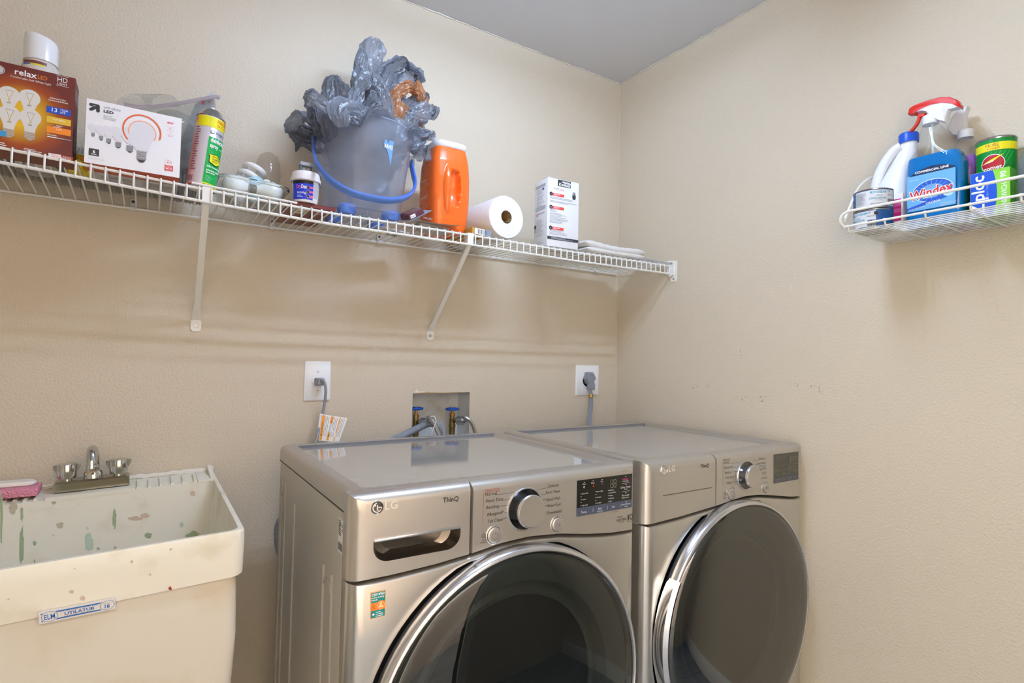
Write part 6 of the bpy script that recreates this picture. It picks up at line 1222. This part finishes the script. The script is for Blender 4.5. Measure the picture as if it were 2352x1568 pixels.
za2 = za+.012; l.poly([(xa, za+.002), (xa, za+.009), (-xa*.35, za+.026), (-xa*.60, za+.026), (-xa*.60, za+.021)], RYL); l.text('ORIGINAL', .004, za+.0125, .0058, WHT, al='C', w=.031, ang=.12, bold=.01); l.text('NET 32 FL OZ (1 QT) 946mL', xa+.004, za+.0025, .0036, WHT, w=.036, ang=.13)
l.disc(-xa*.66, za+.030, .0105, mat('label_pale', 'bfe0f4', .35), ry=.0072); l.lines(.018, za+.010, .034, .0026, 4, MATS['label_pale'], .3); l.text('scJohnson', xa+.005, hb_-.010, .0048, MATS['label_pale'], w=.02)
l.obj('front_label', WN)
HD = MB(); q2 = lambda u, v: Vector((0, atx(u, v, WX).y-WY, atx(u, v, WX).z-ZB))
def side_prism(m, px, w0, w1=None):
    P = [q2(u, v) for u, v in px]; c = sum(P, Vector())/len(P)
    def sh(k, x): return [p_+(c-p_).normalized()*k*min(1, (c-p_).length/.01)+Vector((x, 0, 0)) for p_ in P]
    m.loft([sh(.0028, -w0), sh(.0008, -w0+.0012), sh(0, -w0+.003), sh(0, w0-.003), sh(.0008, w0-.0012), sh(.0028, w0)])
m = MB(); n_ = 40; nk_ = q2(2137, 275); 
m.loft([[((.0165+.0004*(i % 2))*k_*math.cos(2*PI*i/n_), nk_.y+(.0165+.0004*(i % 2))*k_*math.sin(2*PI*i/n_), zneck+z_) for i in range(n_)] for k_, z_ in ((1, -.006), (1, .014), (.95, .016))]); m.obj('collar', WN, WPL)
m = MB(); side_prism(m, [(2103, 261), (2118, 256), (2130, 258), (2142, 272), (2162, 280), (2174, 282), (2176, 268), (2182, 254), (2209, 247), (2209, 240), (2160, 232), (2103, 252)], .0115); fixn(m.obj('sprayer_body', WN, mat('sprayer_white', 'e6e6ec', .3)))
m = MB(); side_prism(m, [(2092, 252), (2089, 265), (2102, 264), (2116, 254), (2140, 243), (2170, 238), (2195, 241), (2209, 249), (2210, 243), (2203, 232), (2185, 225), (2165, 225), (2130, 234), (2102, 245)], .0125); fixn(m.obj('sprayer_cover', WN, mat('sprayer_red', 'd0220f', .3)))
m = MB(); P = smoothpath([q2(2118, 262), q2(2113, 268), q2(2108, 282), q2(2098, 296), q2(2092, 302)], 4); m.tube(P, .0052, 8, flat=(.7, 1.2)); side_prism(m, [(2108, 262), (2128, 260), (2126, 268), (2112, 272)], .006); m.obj('trigger', WN, MATS['sprayer_red'])
m = MB(); m.tube([(0, .010, zneck), (0, .004, .02)], .0025, 8); m.obj('dip_tube', WN, mat('tube_pale', 'd4e2e2', .3))
# purple cleaner bottle behind
PX2, PY2 = -.036, atx(2218, 330, -.036).y; zt3 = atx(2205, 250, -.045).z-ZB
PU = thing('purple_cleaner_bottle', 'clear bottle of purple cleaner with a pale sprayer behind the window cleaner', 'spray bottle', (PX2, PY2, ZB)); zn3 = atx(2205, 315, -.045).z-ZB; zl3 = atx(2250, 355, -.045).z-ZB
m = MB(); R = .033; pr3 = [(.0, .9), (.004, 1), (zl3*.9, 1), (zl3, .98), (lerp(zl3, zn3, .4), .86), (lerp(zl3, zn3, .75), .6), (lerp(zl3, zn3, .93), .36), (zn3, .33)]
m.lathe([(R*s_, z) for z, s_ in pr3], 36); m.obj('bottle', PU, PETm, 60)
m = MB(); m.lathe([(.0, .002)] + [(R*s_-.0015, max(.002, z)) for z, s_ in pr3 if z < zl3] + [(R*.975-.0015, zl3), (.0, zl3)], 36); m.obj('liquid', PU, mat('purple_cleaner', 'a468cc', .06, trans=.12, ior=1.33), 60)
q2 = lambda u, v: Vector((0, atx(u, v, PX2).y-PY2, atx(u, v, PX2).z-ZB)); CLW = mat('sprayer_milky', 'd6d6da', .35)
m = MB(); m.lathe([(.0155, zn3-.004), (.0165, zn3-.002), (.0165, zn3+.014), (.015, zn3+.016)], 28); m.obj('collar', PU, CLW)
m = MB(); side_prism(m, [(2193, 312), (2222, 310), (2222, 290), (2220, 262), (2226, 245), (2205, 250), (2190, 270), (2180, 300)], .011); fixn(m.obj('sprayer_body', PU, CLW))
# green cleanser can
GX, GY = -.046, atx(2283, 350, -.06).y; R = .0375; hg = atx(2282, 317, -.075).z-ZB
GN = thing('cleanser_can', 'tall green cleanser canister with yellow band and red emblem', 'can', (GX, GY, ZB)); m = MB(); m.lathe([(.0, 0), (R, 0), (R, hg)], 44); m.obj('can_body', GN, mat('cleanser_green', '0c8a34', .3))
m = MB(); m.lathe([(R+.0003, hg-.004), (R+.0012, hg-.001), (R, hg+.0015), (R-.003, hg), (.0, hg-.001)], 44); m.obj('can_rim', GN, mat('tinplate', 'a7a9ac', .25, .95))
d = CAM-Vector((GX, GY, 1.6)); l = Lab(wrap=cylwrap(R, math.atan2(d.y, d.x)))
l.rect(-.05, hg-.031, .10, .018, YEL, 24); l.text('MORE', -.019, hg-.0225, .0082, mat('print_brick', 'b0432a', .4), w=.024); l.text('POWER!', -.016, hg-.0295, .0052, MATS['print_brick'], w=.022)
for i in range(9): l.poly([(-.03+i*.008, hg-.075), (-.028+i*.008, hg-.075), (-.006+i*.008, hg-.035), (-.009+i*.008, hg-.035)], mat('print_leaf', '1fb04c', .35)) if i < 6 else None
l.disc(-.006, hg-.062, .0215, WHT, n=32); l.disc(-.006, hg-.062, .0200, mat('print_crimson', 'b8202a', .35), n=32); l.poly([(-.028, hg-.062), (.014, hg-.041), (-.004, hg-.056)], YEL); l.poly([(-.028, hg-.062), (-.004, hg-.054), (-.006, hg-.058)], WHT); l.text('comet', -.022, hg-.078, .0095, WHT, w=.032, bold=.03, ang=.1); l.obj('can_label', GN)
# sandwich bag carton
zx = -.128; ya, yb_ = atx(2228, 450, zx).y, atx(2321, 430, zx).y; h3 = atx(2228, 401, zx).z-ZB
ZP = thing('sandwich_bag_carton', 'blue and green sandwich bag carton standing on end', 'box', (zx, ya, ZB)); w3 = ya-yb_; d3 = .040
m = MB(); m.rbox((d3/2, -w3/2, h3/2), (d3, w3, h3), .0008, 1); bd = m.obj('carton', ZP, mat('carton_green', '4f9c1c', .4))
l = Lab((-.0002, 0, 0), (0, -1, 0), (0, 0, 1)); LIME = mat('carton_lime', '8cd63c', .4); CBL = mat('carton_blue', '1c56d0', .35)
l.rect(.0006, .0006, w3-.0012, h3-.0012, LIME); l.poly([(.001, .001), (w3*.58, .001)] + [(w3*(.58+.10*math.sin(PI*i/10)), h3*i/10) for i in range(1, 10)] + [(w3*.58, h3-.001), (.001, h3-.001)], CBL)
l.text('Ziploc', w3*.36, .006, .024, WHT, w=.088, ang=PI/2, bold=.02); l.text('SANDWICH', w3*.92, .006, .0105, WHT, w=.062, ang=PI/2, bold=.01); l.text('90', w3*.90, h3-.022, .011, WHT, ang=PI/2, bold=.02); l.text('Easy Open Tabs', w3*.46, .03, .004, mat('print_ice', '8fb8f0', .4), w=.04, ang=PI/2); l.obj('carton_print', bd)
l = Lab((0, -w3-.0002, 0), (1, 0, 0), (0, 0, 1)); l.lines(.01, h3*.75, .04, .006, 8, LIME, .3); l.obj('side_print', bd)
# blue pouch and green pack at the far end
yp = ya-w3-.052; PO = thing('blue_pod_pouch', 'clear pouch of blue cleaning pods next to the sandwich bag carton', 'pouch', (-.11, yp, ZB)); rnd = random.Random(5)
m = MB(); rings = []
for k in range(13):
    t = k/12; s_ = interp(t, [(0, .8), (.15, 1), (.6, 1), (.85, .9), (1, .75)]); th = interp(t, [(0, .035), (.4, .03), (.8, .014), (1, .003)])
    rings.append([(x+rnd.uniform(-.001, .001), y+rnd.uniform(-.0015, .0015), .135*t) for x, y in supel(th, .045*s_, 2.3, 28)])
m.loft(rings); m.obj('pouch_film', PO, film('pouch_film', 'd4e4f4', .9, 1.5, .05, .15, 'ffffff', bump=(60, .6, .006)), 50)
for i in range(26):
    m = MB(); x, y, z = rnd.uniform(-.018, .018), rnd.uniform(-.032, .032), rnd.uniform(.014, .085); r = .0085
    m.loft([[(x+r*1.1*s_*c_, y+r*s_*s2, z+r*.7*h_) for c_, s2 in [(math.cos(2*PI*j/10), math.sin(2*PI*j/10)) for j in range(10)]] for s_, h_ in ((.3, -.95), (.8, -.6), (1, 0), (.8, .6), (.3, .95))]); m.obj('pod', PO, mat('pod_blue', '3a7fd8', .2) if i % 3 else mat('pod_pale', 'a8cdf0', .2))
GS = thing('green_pack', 'bright green card pack standing behind the pod pouch', 'pack', (-.03, ya-w3-.045, ZB)); m = MB(); h4 = atx(2350, 311, -.04).z-ZB; m.rbox((0, -.03, h4/2), (.03, .09, h4), .002, 1); bd = m.obj('pack', GS, mat('pack_green', '4fae2a', .35)); l = Lab((-.0152, .015, 0), (0, -1, 0), (0, 0, 1)); l.rect(.004, .01, .08, h4-.02, mat('pack_green_light', '8fd04a', .35)); l.lines(.01, h4-.02, .05, .01, 7, WHT, .25); l.obj('pack_print', bd)
